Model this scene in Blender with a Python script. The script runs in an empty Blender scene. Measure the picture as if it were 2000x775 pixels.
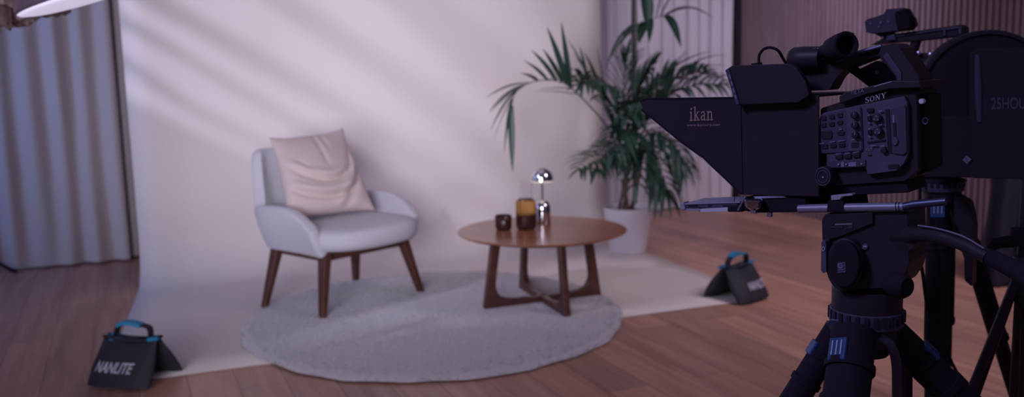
import bpy, bmesh, math, random
from mathutils import Vector as V, Matrix
random.seed(7)
SC = bpy.context.scene
COL = SC.collection
PI = math.pi
# ------------------------------------------------------------------ camera
H, FP, PITCH, ROLL = 1.28, 1800.0, math.radians(8), -0.022
cam = bpy.data.objects.new('camera', bpy.data.cameras.new('camera')); COL.objects.link(cam)
RM = Matrix.Rotation(PI/2 - PITCH, 3, 'X') @ Matrix.Rotation(ROLL, 3, 'Z')
EYE = V((0, 0, H))
cam.matrix_world = Matrix.Translation(EYE) @ RM.to_4x4()
cam.data.sensor_width = 36; cam.data.lens = FP/2000*36
cam.data.clip_start = 0.05
cam.data.dof.use_dof = True; cam.data.dof.focus_distance = 1.55; cam.data.dof.aperture_fstop = 3.8
SC.camera = cam
# ------------------------------------------------------------------ colour management, world, lamps
SC.view_settings.view_transform = 'Standard'; SC.view_settings.look = 'None'
SC.view_settings.exposure = 0.0; SC.view_settings.gamma = 1.0
SC.view_settings.use_curve_mapping = False
W = bpy.data.worlds.new('studio'); SC.world = W; W.use_nodes = True
W.node_tree.nodes['Background'].inputs[0].default_value = (0.66, 0.50, 0.86, 1)
W.node_tree.nodes['Background'].inputs[1].default_value = 0.10

def area(name, loc, target, size, power, col, size_y=None, spread=PI):
    l = bpy.data.lights.new(name, 'AREA'); o = bpy.data.objects.new(name, l); COL.objects.link(o)
    l.energy = power; l.color = col; l.size = size; l.spread = spread
    if size_y: l.shape = 'RECTANGLE'; l.size_y = size_y
    o.location = loc
    o.rotation_euler = (V(target) - V(loc)).to_track_quat('-Z', 'Y').to_euler()
    return o
area('key_light', (-1.1, 0.9, 1.5), (-0.92, 6.0, 1.45), 1.9, 24.5, (0.90, 0.87, 1.0), spread=0.94)
area('overhead_light', (-0.2, 4.9, 3.4), (-0.2, 5.0, 0), 2.4, 3, (0.96, 0.86, 1.0), spread=2.4)
area('blue_side_light', (-4.7, 3.9, 1.7), (-2.9, 6.4, 0.9), 0.6, 19, (0.26, 0.44, 1.0), size_y=1.6, spread=2.0)
area('left_fill_light', (-2.6, 2.0, 2.3), (-3.1, 6.3, 0.9), 0.8, 1.15, (1.0, 0.86, 0.92), spread=0.6)
area('curtain_light', (1.6, 6.0, 3.1), (1.45, 8.0, 1.2), 0.8, 3.3, (0.86, 0.80, 1.0), spread=1.6)
area('right_floor_fill', (3.0, 3.0, 3.2), (1.8, 5.3, 0.0), 1.2, 16, (1.0, 0.86, 0.98), spread=1.5)  # unseen fill lamp aimed at the right-hand floor
area('slat_fill_light', (1.35, 5.7, 3.0), (2.55, 7.3, 1.6), 0.6, 5.5, (0.84, 0.76, 1.0), spread=1.15)  # unseen fill added to brighten the slat wall
area('rig_rim_light', (-1.6, 0.6, 2.9), (0.75, 1.6, 1.0), 0.5, 5.0, (0.50, 0.52, 1.0), spread=1.4)
SPOT_AT = V((-3.0, 2.1, 3.3))
sp = bpy.data.lights.new('stripe_projector', 'SPOT'); spo = bpy.data.objects.new('stripe_projector', sp); COL.objects.link(spo)  # unseen spot that throws the backdrop stripes through the flag
sp.energy = 245; sp.color = (0.80, 0.75, 1.0); sp.spot_size = math.radians(64); sp.spot_blend = 0.6; sp.shadow_soft_size = 0.026
spo.location = SPOT_AT
spo.rotation_euler = (V((-0.8, 6.3, 1.35)) - SPOT_AT).to_track_quat('-Z', 'Y').to_euler()

# ------------------------------------------------------------------ materials
def nmat(name, col, rough=0.6, metal=0.0, noise=0.0, nscale=8.0, bump=0.0, bscale=60.0, spec=0.5, emit=None, es=0.0,
         trans=0.0, ior=1.45, sheen=0.0, coat=0.0):
    m = bpy.data.materials.new(name); m.use_nodes = True
    nt = m.node_tree; b = nt.nodes['Principled BSDF']; L = nt.links
    b.inputs['Base Color'].default_value = (*col, 1); b.inputs['Roughness'].default_value = rough
    b.inputs['Metallic'].default_value = metal; b.inputs['Specular IOR Level'].default_value = spec
    b.inputs['Transmission Weight'].default_value = trans; b.inputs['IOR'].default_value = ior
    b.inputs['Sheen Weight'].default_value = sheen; b.inputs['Coat Weight'].default_value = coat
    if emit: b.inputs['Emission Color'].default_value = (*emit, 1); b.inputs['Emission Strength'].default_value = es
    tc = nt.nodes.new('ShaderNodeTexCoord')
    if noise:
        n = nt.nodes.new('ShaderNodeTexNoise'); n.inputs['Scale'].default_value = nscale; n.inputs['Detail'].default_value = 4
        L.new(tc.outputs['Object'], n.inputs['Vector'])
        r = nt.nodes.new('ShaderNodeMapRange'); r.inputs['To Min'].default_value = 1-noise; r.inputs['To Max'].default_value = 1+noise
        L.new(n.outputs['Fac'], r.inputs['Value'])
        mx = nt.nodes.new('ShaderNodeVectorMath'); mx.operation = 'SCALE'; mx.inputs[0].default_value = col
        L.new(r.outputs['Result'], mx.inputs['Scale']); L.new(mx.outputs['Vector'], b.inputs['Base Color'])
    if bump:
        n2 = nt.nodes.new('ShaderNodeTexNoise'); n2.inputs['Scale'].default_value = bscale; n2.inputs['Detail'].default_value = 3
        L.new(tc.outputs['Object'], n2.inputs['Vector'])
        bp = nt.nodes.new('ShaderNodeBump'); bp.inputs['Strength'].default_value = bump; bp.inputs['Distance'].default_value = 0.01
        L.new(n2.outputs['Fac'], bp.inputs['Height']); L.new(bp.outputs['Normal'], b.inputs['Normal'])
    return m

def wood(name, c1, c2, rot=0.0, scale=(1, 12, 12), rough=0.35, coat=0.0, plank=None):
    m = bpy.data.materials.new(name); m.use_nodes = True
    nt = m.node_tree; b = nt.nodes['Principled BSDF']; L = nt.links; N = nt.nodes
    b.inputs['Roughness'].default_value = rough; b.inputs['Coat Weight'].default_value = coat
    b.inputs['Coat Roughness'].default_value = 0.15
    tc = N.new('ShaderNodeTexCoord'); mp = N.new('ShaderNodeMapping'); mp.inputs['Rotation'].default_value = (0, 0, rot)
    L.new(tc.outputs['Object'], mp.inputs['Vector'])
    m2 = N.new('ShaderNodeMapping'); m2.inputs['Scale'].default_value = scale
    L.new(mp.outputs['Vector'], m2.inputs['Vector'])
    n = N.new('ShaderNodeTexNoise'); n.inputs['Scale'].default_value = 2.0; n.inputs['Detail'].default_value = 6; n.inputs['Distortion'].default_value = 0.6
    L.new(m2.outputs['Vector'], n.inputs['Vector'])
    cr = N.new('ShaderNodeValToRGB'); cr.color_ramp.elements[0].position = 0.33; cr.color_ramp.elements[1].position = 0.7
    cr.color_ramp.elements[0].color = (*c1, 1); cr.color_ramp.elements[1].color = (*c2, 1)
    L.new(n.outputs['Fac'], cr.inputs['Fac'])
    out = cr.outputs['Color']
    if plank:
        br = N.new('ShaderNodeTexBrick'); br.inputs['Scale'].default_value = 1.0
        br.inputs['Brick Width'].default_value = plank[0]; br.inputs['Row Height'].default_value = plank[1]
        br.inputs['Mortar Size'].default_value = 0.0022; br.inputs['Mortar Smooth'].default_value = 0.3
        br.inputs['Color1'].default_value = (0.80, 0.80, 0.80, 1); br.inputs['Color2'].default_value = (1.16, 1.12, 1.08, 1)
        br.inputs['Mortar'].default_value = (0.5, 0.45, 0.42, 1); br.offset = 0.37
        L.new(mp.outputs['Vector'], br.inputs['Vector'])
        mx = N.new('ShaderNodeMix'); mx.data_type = 'RGBA'; mx.blend_type = 'MULTIPLY'; mx.inputs['Factor'].default_value = 1.0
        L.new(out, mx.inputs['A']); L.new(br.outputs['Color'], mx.inputs['B'])
        out = mx.outputs['Result']
    L.new(out, b.inputs['Base Color'])
    return m

def weave(name, col, rough=0.9, scale=420.0, sheen=0.2, var=0.10, bump=0.25):
    m = nmat(name, col, rough, noise=var, nscale=160, sheen=sheen, bump=bump, bscale=scale, spec=0.2)
    return m

M = {}
M['floor'] = wood('oak_planks', (0.39, 0.195, 0.150), (0.55, 0.315, 0.245), rot=-math.radians(113), scale=(0.7, 9, 9), rough=0.42, plank=(1.9, 0.19))
M['paper'] = nmat('seamless_paper', (0.70, 0.63, 0.62), 0.85, noise=0.015, nscale=3, spec=0.2)
M['wall'] = nmat('white_plaster', (0.62, 0.58, 0.62), 0.9, noise=0.03)
M['slat'] = wood('slat_veneer', (0.20, 0.13, 0.15), (0.27, 0.185, 0.21), scale=(14, 14, 1.2), rough=0.55)
M['felt'] = nmat('dark_felt', (0.035, 0.025, 0.040), 0.95)
M['curtain'] = weave('natural_linen', (0.52, 0.46, 0.48), scale=300)
M['sheer'] = weave('white_voile', (0.66, 0.60, 0.68), scale=300)
M['greyfab'] = weave('grey_wool', (0.50, 0.475, 0.54), scale=500, var=0.16)
M['pink'] = weave('blush_linen', (0.53, 0.43, 0.43), scale=600, var=0.05)
M['rug'] = nmat('rug_pile', (0.55, 0.52, 0.57), 1.0, noise=0.16, nscale=55, bump=0.7, bscale=120, sheen=0.4, spec=0.1)
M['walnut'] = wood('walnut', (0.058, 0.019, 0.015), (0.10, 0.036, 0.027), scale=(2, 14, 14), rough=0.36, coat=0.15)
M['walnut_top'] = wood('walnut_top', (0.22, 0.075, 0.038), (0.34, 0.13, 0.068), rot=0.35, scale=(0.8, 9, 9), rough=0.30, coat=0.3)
M['chairwood'] = wood('dark_beech', (0.070, 0.024, 0.016), (0.115, 0.042, 0.028), scale=(10, 10, 1.5), rough=0.4)
M['chrome'] = nmat('polished_chrome', (0.75, 0.75, 0.80), 0.06, 1.0)
M['glow'] = nmat('lamp_diffuser', (0.9, 0.85, 0.75), 0.6, emit=(1.0, 0.85, 0.68), es=0.75)
M['amber'] = nmat('amber_glass', (0.66, 0.36, 0.12), 0.05, trans=0.8, ior=1.25, noise=0.1, nscale=20)
M['amberdark'] = nmat('smoked_amber_glass', (0.040, 0.011, 0.010), 0.07, trans=0.12, ior=1.4)
M['cola'] = nmat('dark_drink', (0.014, 0.005, 0.006), 0.15)
M['clear'] = nmat('clear_glass', (0.96, 0.94, 0.96), 0.02, trans=1.0, ior=1.06, spec=0.5)
M['pot'] = nmat('white_ceramic', (0.60, 0.57, 0.63), 0.55, noise=0.02)
M['soil'] = nmat('dark_soil', (0.030, 0.020, 0.022), 1.0, noise=0.4, nscale=40, bump=0.8)
M['leaf'] = nmat('palm_leaf', (0.020, 0.055, 0.040), 0.42, noise=0.35, nscale=9, spec=0.5)
M['stem'] = nmat('palm_stem', (0.065, 0.075, 0.040), 0.55, noise=0.3, nscale=10)
M['cane'] = nmat('palm_cane', (0.11, 0.060, 0.050), 0.7, noise=0.35, nscale=25)
M['bag'] = nmat('charcoal_nylon', (0.026, 0.022, 0.036), 0.72, noise=0.2, nscale=30, bump=0.3, bscale=25)
M['strap'] = nmat('black_webbing', (0.020, 0.016, 0.028), 0.8)
M['cyan'] = nmat('blue_padding', (0.020, 0.20, 0.40), 0.7, noise=0.1)
M['print'] = nmat('white_print', (0.46, 0.44, 0.54), 0.7)
M['black'] = nmat('black_plastic', (0.042, 0.030, 0.046), 0.45, noise=0.12, nscale=40, spec=0.3)
M['cloth_black'] = nmat('black_cloth', (0.050, 0.036, 0.054), 0.9, noise=0.15, nscale=30, spec=0.12)
M['rubber'] = nmat('black_rubber', (0.028, 0.020, 0.034), 0.8, spec=0.15, noise=0.15, nscale=60)
M['panel'] = nmat('graphite_panel', (0.115, 0.098, 0.175), 0.5, noise=0.08, nscale=50, spec=0.3)
M['panel2'] = nmat('dark_graphite_panel', (0.088, 0.074, 0.14), 0.5, noise=0.08, nscale=50, spec=0.3)
M['button'] = nmat('button_black', (0.035, 0.026, 0.052), 0.4, spec=0.4)
M['legend'] = nmat('legend_print', (0.26, 0.26, 0.44), 0.6)
M['silverprint'] = nmat('silver_logo', (0.60, 0.58, 0.74), 0.5)
M['dimprint'] = nmat('grey_logo', (0.28, 0.26, 0.38), 0.6)
M['gold'] = nmat('tan_print', (0.60, 0.40, 0.34), 0.7)
M['dimgold'] = nmat('faint_tan_print', (0.40, 0.27, 0.29), 0.7)
M['alu'] = nmat('brushed_aluminium', (0.62, 0.62, 0.80), 0.30, 0.85, noise=0.05)
M['silvertray'] = nmat('silver_tray', (0.46, 0.43, 0.60), 0.4)
M['faintprint'] = nmat('faint_grey_logo', (0.125, 0.11, 0.17), 0.6)
M['rod'] = nmat('matt_silver_rod', (0.34, 0.32, 0.46), 0.42, 0.25)
M['darkalu'] = nmat('anodised_blue_black', (0.10, 0.10, 0.19), 0.4, 0.6)
M['blueclip'] = nmat('blue_clip', (0.030, 0.085, 0.28), 0.4)
M['white_dot'] = nmat('white_plastic', (0.85, 0.82, 0.95), 0.4)
M['pink_dot'] = nmat('pink_plastic', (0.6, 0.35, 0.4), 0.3)
M['diffusion'] = nmat('softbox_diffusion', (0.5, 0.48, 0.55), 0.8, emit=(0.60, 0.54, 0.72), es=0.82)
M['foil'] = nmat('crinkled_silver_lining', (0.33, 0.24, 0.24), 0.3, 0.75, noise=0.5, nscale=14, bump=1.0, bscale=14)
M['blackstripe'] = nmat('pleated_dark_cloth', (0.022, 0.018, 0.040), 0.8)
M['ikonlens'] = nmat('lens_front', (0.03, 0.02, 0.05), 0.1)
# ------------------------------------------------------------------ mesh helpers
def at(px, py, Y):
    """point seen at photo pixel (px, py), Y metres into the room"""
    d = RM @ V(((px-1000)/FP, -(py-387.5)/FP, -1.0)); return EYE + d*(Y/d.y)
def on(px, py, z=0.0):
    d = RM @ V(((px-1000)/FP, -(py-387.5)/FP, -1.0)); return EYE + d*((z-H)/d.z)
class Plane:
    """an upright plane turned by th about z; n points towards the viewer, u to the right"""
    def __init__(s, px, py, Y, th):
        s.p = at(px, py, Y); s.u = V((math.cos(th), -math.sin(th), 0)); s.n = V((-math.sin(th), -math.cos(th), 0))
    def __call__(s, px, py, d=0.0):
        r = RM @ V(((px-1000)/FP, -(py-387.5)/FP, -1.0))
        t = s.n.dot(s.p + s.n*d - EYE)/s.n.dot(r); return EYE + r*t

ORG = {}
def thing(name, label, cat, loc=(0, 0, 0), group=None, rotz=0.0):
    o = bpy.data.objects.new(name, None); COL.objects.link(o); o.empty_display_size = 0.1
    o.location = loc; o.rotation_euler = (0, 0, rotz); o['label'] = label; o['category'] = cat
    if group: o['group'] = group
    ORG[o.name] = V((0, 0, 0)) if rotz else V(loc)
    return o

class MB:
    def __init__(s): s.v = []; s.f = []
    def add(s, vs, fs):
        k = len(s.v); s.v += [V(a) for a in vs]; s.f += [tuple(i+k for i in f) for f in fs]; return s
    def box(s, c, size, R=None):
        c = V(c); hx, hy, hz = (a/2 for a in size); R = R or Matrix.Identity(3)
        vs = [c + R @ V((x*hx, y*hy, z*hz)) for x in (-1, 1) for y in (-1, 1) for z in (-1, 1)]
        return s.add(vs, [(0, 1, 3, 2), (4, 6, 7, 5), (0, 4, 5, 1), (2, 3, 7, 6), (0, 2, 6, 4), (1, 5, 7, 3)])
    def prism(s, pts, ext):
        n = len(pts); ext = V(ext); a = [V(p) for p in pts]
        nrm = V((0, 0, 0))
        for i in range(n): nrm += a[i].cross(a[(i+1) % n])
        if nrm.dot(ext) > 0: a.reverse()
        b = [p + ext for p in a]
        return s.add(a+b, [tuple(range(n)), tuple(reversed(range(n, 2*n)))] + [(i, i+n, (i+1) % n+n, (i+1) % n) for i in range(n)])
    def tube(s, pts, r, seg=12, cap=True, closed=False):
        pts = [V(p) for p in pts]; n = len(pts); rs = r if isinstance(r, (list, tuple)) else [r]*n
        rings = []; up = None
        for i, p in enumerate(pts):
            if closed: d = (pts[(i+1) % n]-pts[i-1])
            else: d = pts[min(i+1, n-1)]-pts[max(i-1, 0)]
            d.normalize()
            if up is None:
                up = V((0, 0, 1)) if abs(d.z) < 0.9 else V((1, 0, 0))
            x = (up - d*up.dot(d)).normalized(); up = x; y = d.cross(x)
            rings.append([p + (x*math.cos(2*PI*k/seg) + y*math.sin(2*PI*k/seg))*rs[i] for k in range(seg)])
        vs = [q for rg in rings for q in rg]; fs = []
        m = n if closed else n-1
        for i in range(m):
            for k in range(seg):
                a, b = i*seg+k, i*seg+(k+1) % seg; j = ((i+1) % n)*seg
                fs.append((a, b, j+(k+1) % seg, j+k))
        if cap and not closed: fs += [tuple(reversed(range(seg))), tuple(range((n-1)*seg, n*seg))]
        return s.add(vs, fs)
    def lathe(s, prof, c=(0, 0, 0), axis=(0, 0, 1), seg=32, capa=True, capb=True):
        c = V(c); ax = V(axis).normalized(); t = V((1, 0, 0)) if abs(ax.x) < 0.9 else V((0, 1, 0))
        x = (t - ax*t.dot(ax)).normalized(); y = ax.cross(x); vs = []; fs = []; n = len(prof)
        for r, h in prof:
            for k in range(seg): vs.append(c + ax*h + (x*math.cos(2*PI*k/seg)+y*math.sin(2*PI*k/seg))*r)
        for i in range(n-1):
            for k in range(seg): fs.append((i*seg+k, i*seg+(k+1) % seg, (i+1)*seg+(k+1) % seg, (i+1)*seg+k))
        if capa: fs.append(tuple(reversed(range(seg))))
        if capb: fs.append(tuple(range((n-1)*seg, n*seg)))
        return s.add(vs, fs)
    def grid(s, rows, closed=False):
        nr, nc = len(rows), len(rows[0]); vs = [p for r in rows for p in r]; fs = []
        for i in range(nr-1):
            for j in range(nc if closed else nc-1):
                fs.append((i*nc+j, i*nc+(j+1) % nc, (i+1)*nc+(j+1) % nc, (i+1)*nc+j))
        return s.add(vs, fs)
    def build(s, name, mat, parent=None, smooth=False, bevel=0.0, bseg=2, subsurf=0, solid=0.0, local=False, soff=0.0, angle=35):
        me = bpy.data.meshes.new(name); o = bpy.data.objects.new(name, me); COL.objects.link(o)
        org = V((0, 0, 0))
        if parent is not None and not local: org = ORG.get(parent.name, V((0, 0, 0)))
        me.from_pydata([tuple(p-org) for p in s.v], [], s.f)
        bm = bmesh.new(); bm.from_mesh(me); bmesh.ops.recalc_face_normals(bm, faces=bm.faces); bm.to_mesh(me); bm.free()
        me.materials.append(M[mat] if isinstance(mat, str) else mat)
        if parent is not None: o.parent = parent; ORG[o.name] = org
        if smooth or bevel:
            for p in me.polygons: p.use_smooth = True
            if not subsurf:
                me.set_sharp_from_angle(angle=math.radians(angle))
        if solid: mo = o.modifiers.new('s', 'SOLIDIFY'); mo.thickness = solid; mo.offset = soff
        if bevel:
            mo = o.modifiers.new('b', 'BEVEL'); mo.width = bevel; mo.segments = bseg; mo.limit_method = 'ANGLE'; mo.angle_limit = math.radians(40)
            mo.harden_normals = True
        if subsurf: mo = o.modifiers.new('u', 'SUBSURF'); mo.levels = subsurf; mo.render_levels = subsurf
        return o

def struct(o): o['kind'] = 'structure'; return o
def tag(o, label, cat, group=None):
    o['label'] = label; o['category'] = cat
    if group: o['group'] = group
    return o
def rounded(pts, r=0.2, n=3):
    """cut the corners of a polygon (points 3D) with short arcs; r = share of the shorter edge"""
    out = []; m = len(pts)
    for i in range(m):
        p, a, b = V(pts[i]), V(pts[i-1]), V(pts[(i+1) % m])
        l = min((a-p).length, (b-p).length)*r
        p0 = p+(a-p).normalized()*l; p2 = p+(b-p).normalized()*l
        for k in range(n+1):
            t = k/n; out.append(p0*(1-t)**2 + p*2*t*(1-t) + p2*t*t)
    return out
def spline(pts, n=8):
    pts = [V(p) for p in pts]; P = [pts[0]*2-pts[1]] + pts + [pts[-1]*2-pts[-2]]; out = []
    for i in range(1, len(P)-2):
        for k in range(n):
            t = k/n; a, b, c, d = P[i-1], P[i], P[i+1], P[i+2]
            out.append(0.5*((2*b)+(c-a)*t+(2*a-5*b+4*c-d)*t*t+(3*b-a-3*c+d)*t**3))
    out.append(pts[-1]); return out
def sstep(a, b, x):
    t = max(0.0, min(1.0, (x-a)/(b-a))); return t*t*(3-2*t)

def text_mesh(mb, txt, o, xv, yv, nv, shear=0.0, depth=0.0006, bold=0.0):
    """write txt so that it fills the parallelogram o, o+xv, o+yv (cap height)"""
    cu = bpy.data.curves.new('t', 'FONT'); cu.body = txt; cu.shear = shear; cu.offset = bold; cu.resolution_u = 3; cu.extrude = 0.5
    ob = bpy.data.objects.new('t', cu); COL.objects.link(ob)
    dg = bpy.context.evaluated_depsgraph_get(); me = bpy.data.meshes.new_from_object(ob.evaluated_get(dg))
    vs = [v.co.copy() for v in me.vertices]; fs = [tuple(p.vertices) for p in me.polygons]
    bpy.data.objects.remove(ob); bpy.data.curves.remove(cu); bpy.data.meshes.remove(me)
    x0 = min(v.x for v in vs); x1 = max(v.x for v in vs); cap = 0.69
    mb.add([V(o) + V(xv)*((v.x-x0)/(x1-x0)) + V(yv)*(v.y/cap) + V(nv)*(depth*(v.z+0.5)) for v in vs], fs)
SER = {  # slab-serif strokes on a unit cap height: (x0,y0,x1,y1,width)
 'S': (0.8, [(.70,.80,.70,.98,.05),(.70,.90,.45,.97,.07),(.45,.97,.18,.92,.09),(.18,.92,.10,.74,.15),(.10,.74,.30,.58,.15),(.30,.58,.55,.46,.16),(.55,.46,.70,.28,.16),(.70,.28,.60,.08,.14),(.60,.08,.35,.03,.07),(.35,.03,.08,.10,.07),(.08,.02,.08,.24,.05)]),
 'O': (1.0, [(.12,.5,.2,.82,.17),(.2,.82,.5,.97,.08),(.5,.97,.8,.82,.08),(.8,.82,.88,.5,.17),(.88,.5,.8,.18,.17),(.8,.18,.5,.03,.08),(.5,.03,.2,.18,.08),(.2,.18,.12,.5,.17)]),
 'N': (1.05,[(.18,.0,.18,1,.07),(.16,.98,.84,.02,.17),(.84,0,.84,1,.07),(.02,.97,.30,.97,.06),(.04,.03,.32,.03,.06),(.70,.97,.98,.97,.06)]),
 'Y': (1.0, [(.50,.0,.50,.48,.17),(.50,.46,.16,.97,.17),(.50,.46,.84,.97,.07),(.0,.97,.34,.97,.06),(.68,.97,1.0,.97,.06),(.32,.03,.68,.03,.06)]),
 'i': (.40,[(.20,.0,.20,.64,.11),(.04,.62,.20,.62,.06),(.02,.03,.38,.03,.06),(.15,.86,.27,.86,.13)]),
 'k': (.72,[(.16,0,.16,1,.11),(.02,.97,.16,.97,.06),(.0,.03,.32,.03,.06),(.18,.30,.52,.62,.07),(.30,.38,.58,.03,.10),(.40,.62,.66,.62,.06),(.44,.03,.72,.03,.06)]),
 'a': (.62,[(.46,.0,.46,.50,.11),(.46,.50,.36,.63,.09),(.36,.63,.14,.60,.08),(.14,.60,.10,.50,.08),(.46,.38,.18,.34,.07),(.18,.34,.06,.20,.10),(.06,.20,.14,.04,.09),(.14,.04,.32,.05,.07),(.32,.05,.46,.16,.07),(.44,.03,.62,.03,.06)]),
 'n': (.76,[(.16,0,.16,.64,.11),(.02,.62,.16,.62,.06),(.0,.03,.32,.03,.06),(.18,.48,.36,.62,.07),(.36,.62,.54,.58,.08),(.54,.58,.58,.44,.10),(.58,.46,.58,.0,.11),(.44,.03,.74,.03,.06)]),
}
def serif_text(mb, txt, o, xv, yv, nv, gap=0.12, depth=0.0006):
    tot = sum(SER[c][0] for c in txt) + gap*(len(txt)-1); x = 0.0
    o, xv, yv, nv = V(o), V(xv), V(yv), V(nv)
    for c in txt:
        for (x0, y0, x1, y1, w) in SER[c][1]:
            d = V((x1-x0, y1-y0, 0)).normalized()*(0.02); q = V((-d.y, d.x, 0)).normalized()*(w/2)
            cs = [V((x0, y0, 0))-d+q, V((x1, y1, 0))+d+q, V((x1, y1, 0))+d-q, V((x0, y0, 0))-d-q]
            mb.prism([o + xv*((x+k.x)/tot) + yv*k.y for k in cs], nv*depth)
        x += SER[c][0]+gap
# ------------------------------------------------------------------ the room
A = V((0.92, 0.39, 0)).normalized(); B = V((-A.y, A.x, 0)); CORNER = V((2.09, 8.44, 0))
def room(u, v, z=0.0): return CORNER + A*u + B*v + V((0, 0, z))
mb = MB(); mb.prism([room(-9, 0.4), room(0.4, 0.4), room(0.4, -11), room(-9, -11)], (0, 0, -0.1)); struct(mb.build('floor', 'floor'))
mb = MB(); mb.prism([room(-8.2, 0.22), room(0.2, 0.22), room(0.2, 0.32), room(-8.2, 0.32)], (0, 0, 3.4)); struct(mb.build('wall_back', 'wall'))
mb = MB(); mb.prism([room(-8.2, 0.3), room(-8.1, 0.3), room(-8.1, -4.6), room(-8.2, -4.6)], (0, 0, 3.4)); struct(mb.build('wall_left', 'wall'))
mb = MB(); mb.prism([room(0.03, 0.22), room(0.12, 0.22), room(0.12, -6.5), room(0.03, -6.5)], (0, 0, 3.4)); wr = struct(mb.build('wall_right', 'felt'))
mb = MB(); v = -0.02
while v > -6.4:
    mb.prism([room(0.0, v), room(0.03, v), room(0.03, v-0.029), room(0.0, v-0.029)], (0, 0, 3.4)); v -= 0.0494
mb.build('slats', 'slat', wr)

# curtains -----------------------------------------------------------------
def curtain(name, label, u0, u1, off, mat, folds, amp, z0, z1=3.3, group='curtains along the back wall', seed=1, flare=0.0, hem=True):
    rnd = random.Random(seed); n = folds*14; rows = []
    ph = [rnd.uniform(-0.5, 0.5) for _ in range(folds+2)]; am = [rnd.uniform(0.55, 1.2) for _ in range(folds+2)]
    def xy(k, z):
        t = k/n; fl = t*folds; i = int(fl); fr = fl-i
        a = am[i]*(1-fr)+am[i+1]*fr; p = ph[i]*(1-fr)+ph[i+1]*fr
        low = 1-min(1, z/3.2)
        w = math.sin(2*PI*fl+p+0.5*low*math.sin(7*t)) * amp * a * (1 - 0.25*low) + 0.012*math.sin(23*t+3*z)*low
        return t + flare*low*(t-0.5), w
    zs = [z0, z0+0.015, z0+0.08, z0+0.1, z0+0.3, 0.7, 1.1, 1.6, 2.1, 2.7, z1]
    for z in zs:
        r = []
        for k in range(n+1):
            t, w = xy(k, z); r.append(room(u0+(u1-u0)*t, off+w*(1.0 if z > z0+0.09 or not hem else 0.96), z))
        rows.append(r)
    o = MB().grid(rows).build(name, mat, smooth=True, solid=0.004, angle=80)
    return tag(o, label, 'curtain', group)
curtain('curtain', 'linen curtain with wide folds and a loose hem, at the left edge beside the backdrop', -6.03, -5.22, -0.02, 'curtain', 5, 0.028, 0.012, seed=3, flare=0.03)
curtain('curtain', 'narrow shadowed linen curtain strip tucked between the wide left curtain and the backdrop edge', -5.30, -4.4, 0.10, 'curtain', 5, 0.035, 0.012, seed=5)
curtain('curtain', 'shaded pale curtain directly behind the palm, next to the backdrop edge', -2.1, -1.10, 0.03, 'sheer', 9, 0.045, 0.01, seed=11)
curtain('curtain', 'bright pale curtain between the palm and the slatted wood wall', -1.075, -0.07, 0.0, 'sheer', 8, 0.035, 0.01, seed=8)

# seamless paper backdrop ----------------------------------------------------
FL, FR = V((-1.743, 3.719, 0)), V((1.403, 4.933, 0)); BL, BR = V((-2.335, 5.675, 0)), V((0.689, 6.844, 0))
RB = 0.30
prof = [(t, 0.004) for t in (0, .12, .25, .4, .55, .7, .8)]
LEN = (BR-FR).length
for k in range(0, 11):
    a = k/10*PI/2; prof.append((1-RB/LEN*(1-math.sin(a)), 0.004+RB*(1-math.cos(a))))
prof += [(1, z) for z in (0.5, 0.8, 1.2, 1.7, 2.2, 2.75)]
rows = []
for t, z in prof:
    l, r = FL.lerp(BL, t), FR.lerp(BR, t); ed = (r-l).normalized()
    l = l - ed*0.012*(z/1.77); r = r - ed*0.022*(z/1.77)
    rows.append([l.lerp(r, k/24)+V((0, 0, z)) for k in range(25)])
bd = thing('paper_backdrop', 'wide cream seamless paper backdrop sweeping from the wall onto the floor', 'backdrop', (BL+BR)/2)
MB().grid(rows).build('paper_sweep', 'paper', bd, smooth=True, solid=0.0025, angle=80)
ed = (BR-BL).normalized(); bk = V((-ed.y, ed.x, 0))
MB().tube([BL-ed*0.1+bk*0.05+V((0, 0, 2.79)), BR+ed*0.1+bk*0.05+V((0, 0, 2.79))], 0.045, 20).build('paper_roll', 'paper', bd, smooth=True)
for q in (BL+ed*0.12, BR-ed*0.12):
    MB().tube([q+bk*0.05+V((0, 0, 0)), q+bk*0.05+V((0, 0, 2.84))], 0.017, 12).build('stand_pole', 'black', bd, smooth=True)

# round rug ------------------------------------------------------------------
RC = V((-0.415, 4.685, 0.006)); RRX, RRY = 0.968, 1.02
rug = thing('round_rug', 'round pale grey fluffy rug under the armchair and coffee table', 'rug', RC)
rnd = random.Random(2); rows = []; NS = 220
for r, z in [(0.0, .022), (0.3, .023), (0.6, .022), (0.8, .023), (0.93, .022), (0.975, .018), (0.995, .010), (1.0, .002)]:
    row = []
    for k in range(NS):
        a = 2*PI*k/NS; j = (0.006*math.sin(9*a)+0.005*math.sin(23*a+1)+rnd.uniform(-.003, .003)) if r > 0.9 else 0
        row.append(RC + V((RRX*(r+j)*math.cos(a), RRY*(r+j)*math.sin(a), z)))
    rows.append(row)
MB().grid(rows, closed=True).build('rug_body', 'rug', rug, smooth=True, angle=80)
mb = MB()
for i in range(26000):
    r = math.sqrt(rnd.random())*1.002; a = rnd.uniform(0, 2*PI); p = RC + V((RRX*r*math.cos(a), RRY*r*math.sin(a), 0.017 if r < .97 else 0.006))
    b_ = rnd.uniform(0, 2*PI); w = V((math.cos(b_), math.sin(b_), 0))*0.0035; lean = V((rnd.uniform(-.012, .012), rnd.uniform(-.012, .012), rnd.uniform(.008, .018)))
    if r > .97: lean += V((math.cos(a), math.sin(a), 0))*rnd.uniform(0, .012)
    k = len(mb.v); mb.v += [p-w, p+w, p+lean]; mb.f.append((k, k+1, k+2))
pl = mb.build('pile', 'rug', rug); pl['kind'] = 'stuff'

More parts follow.
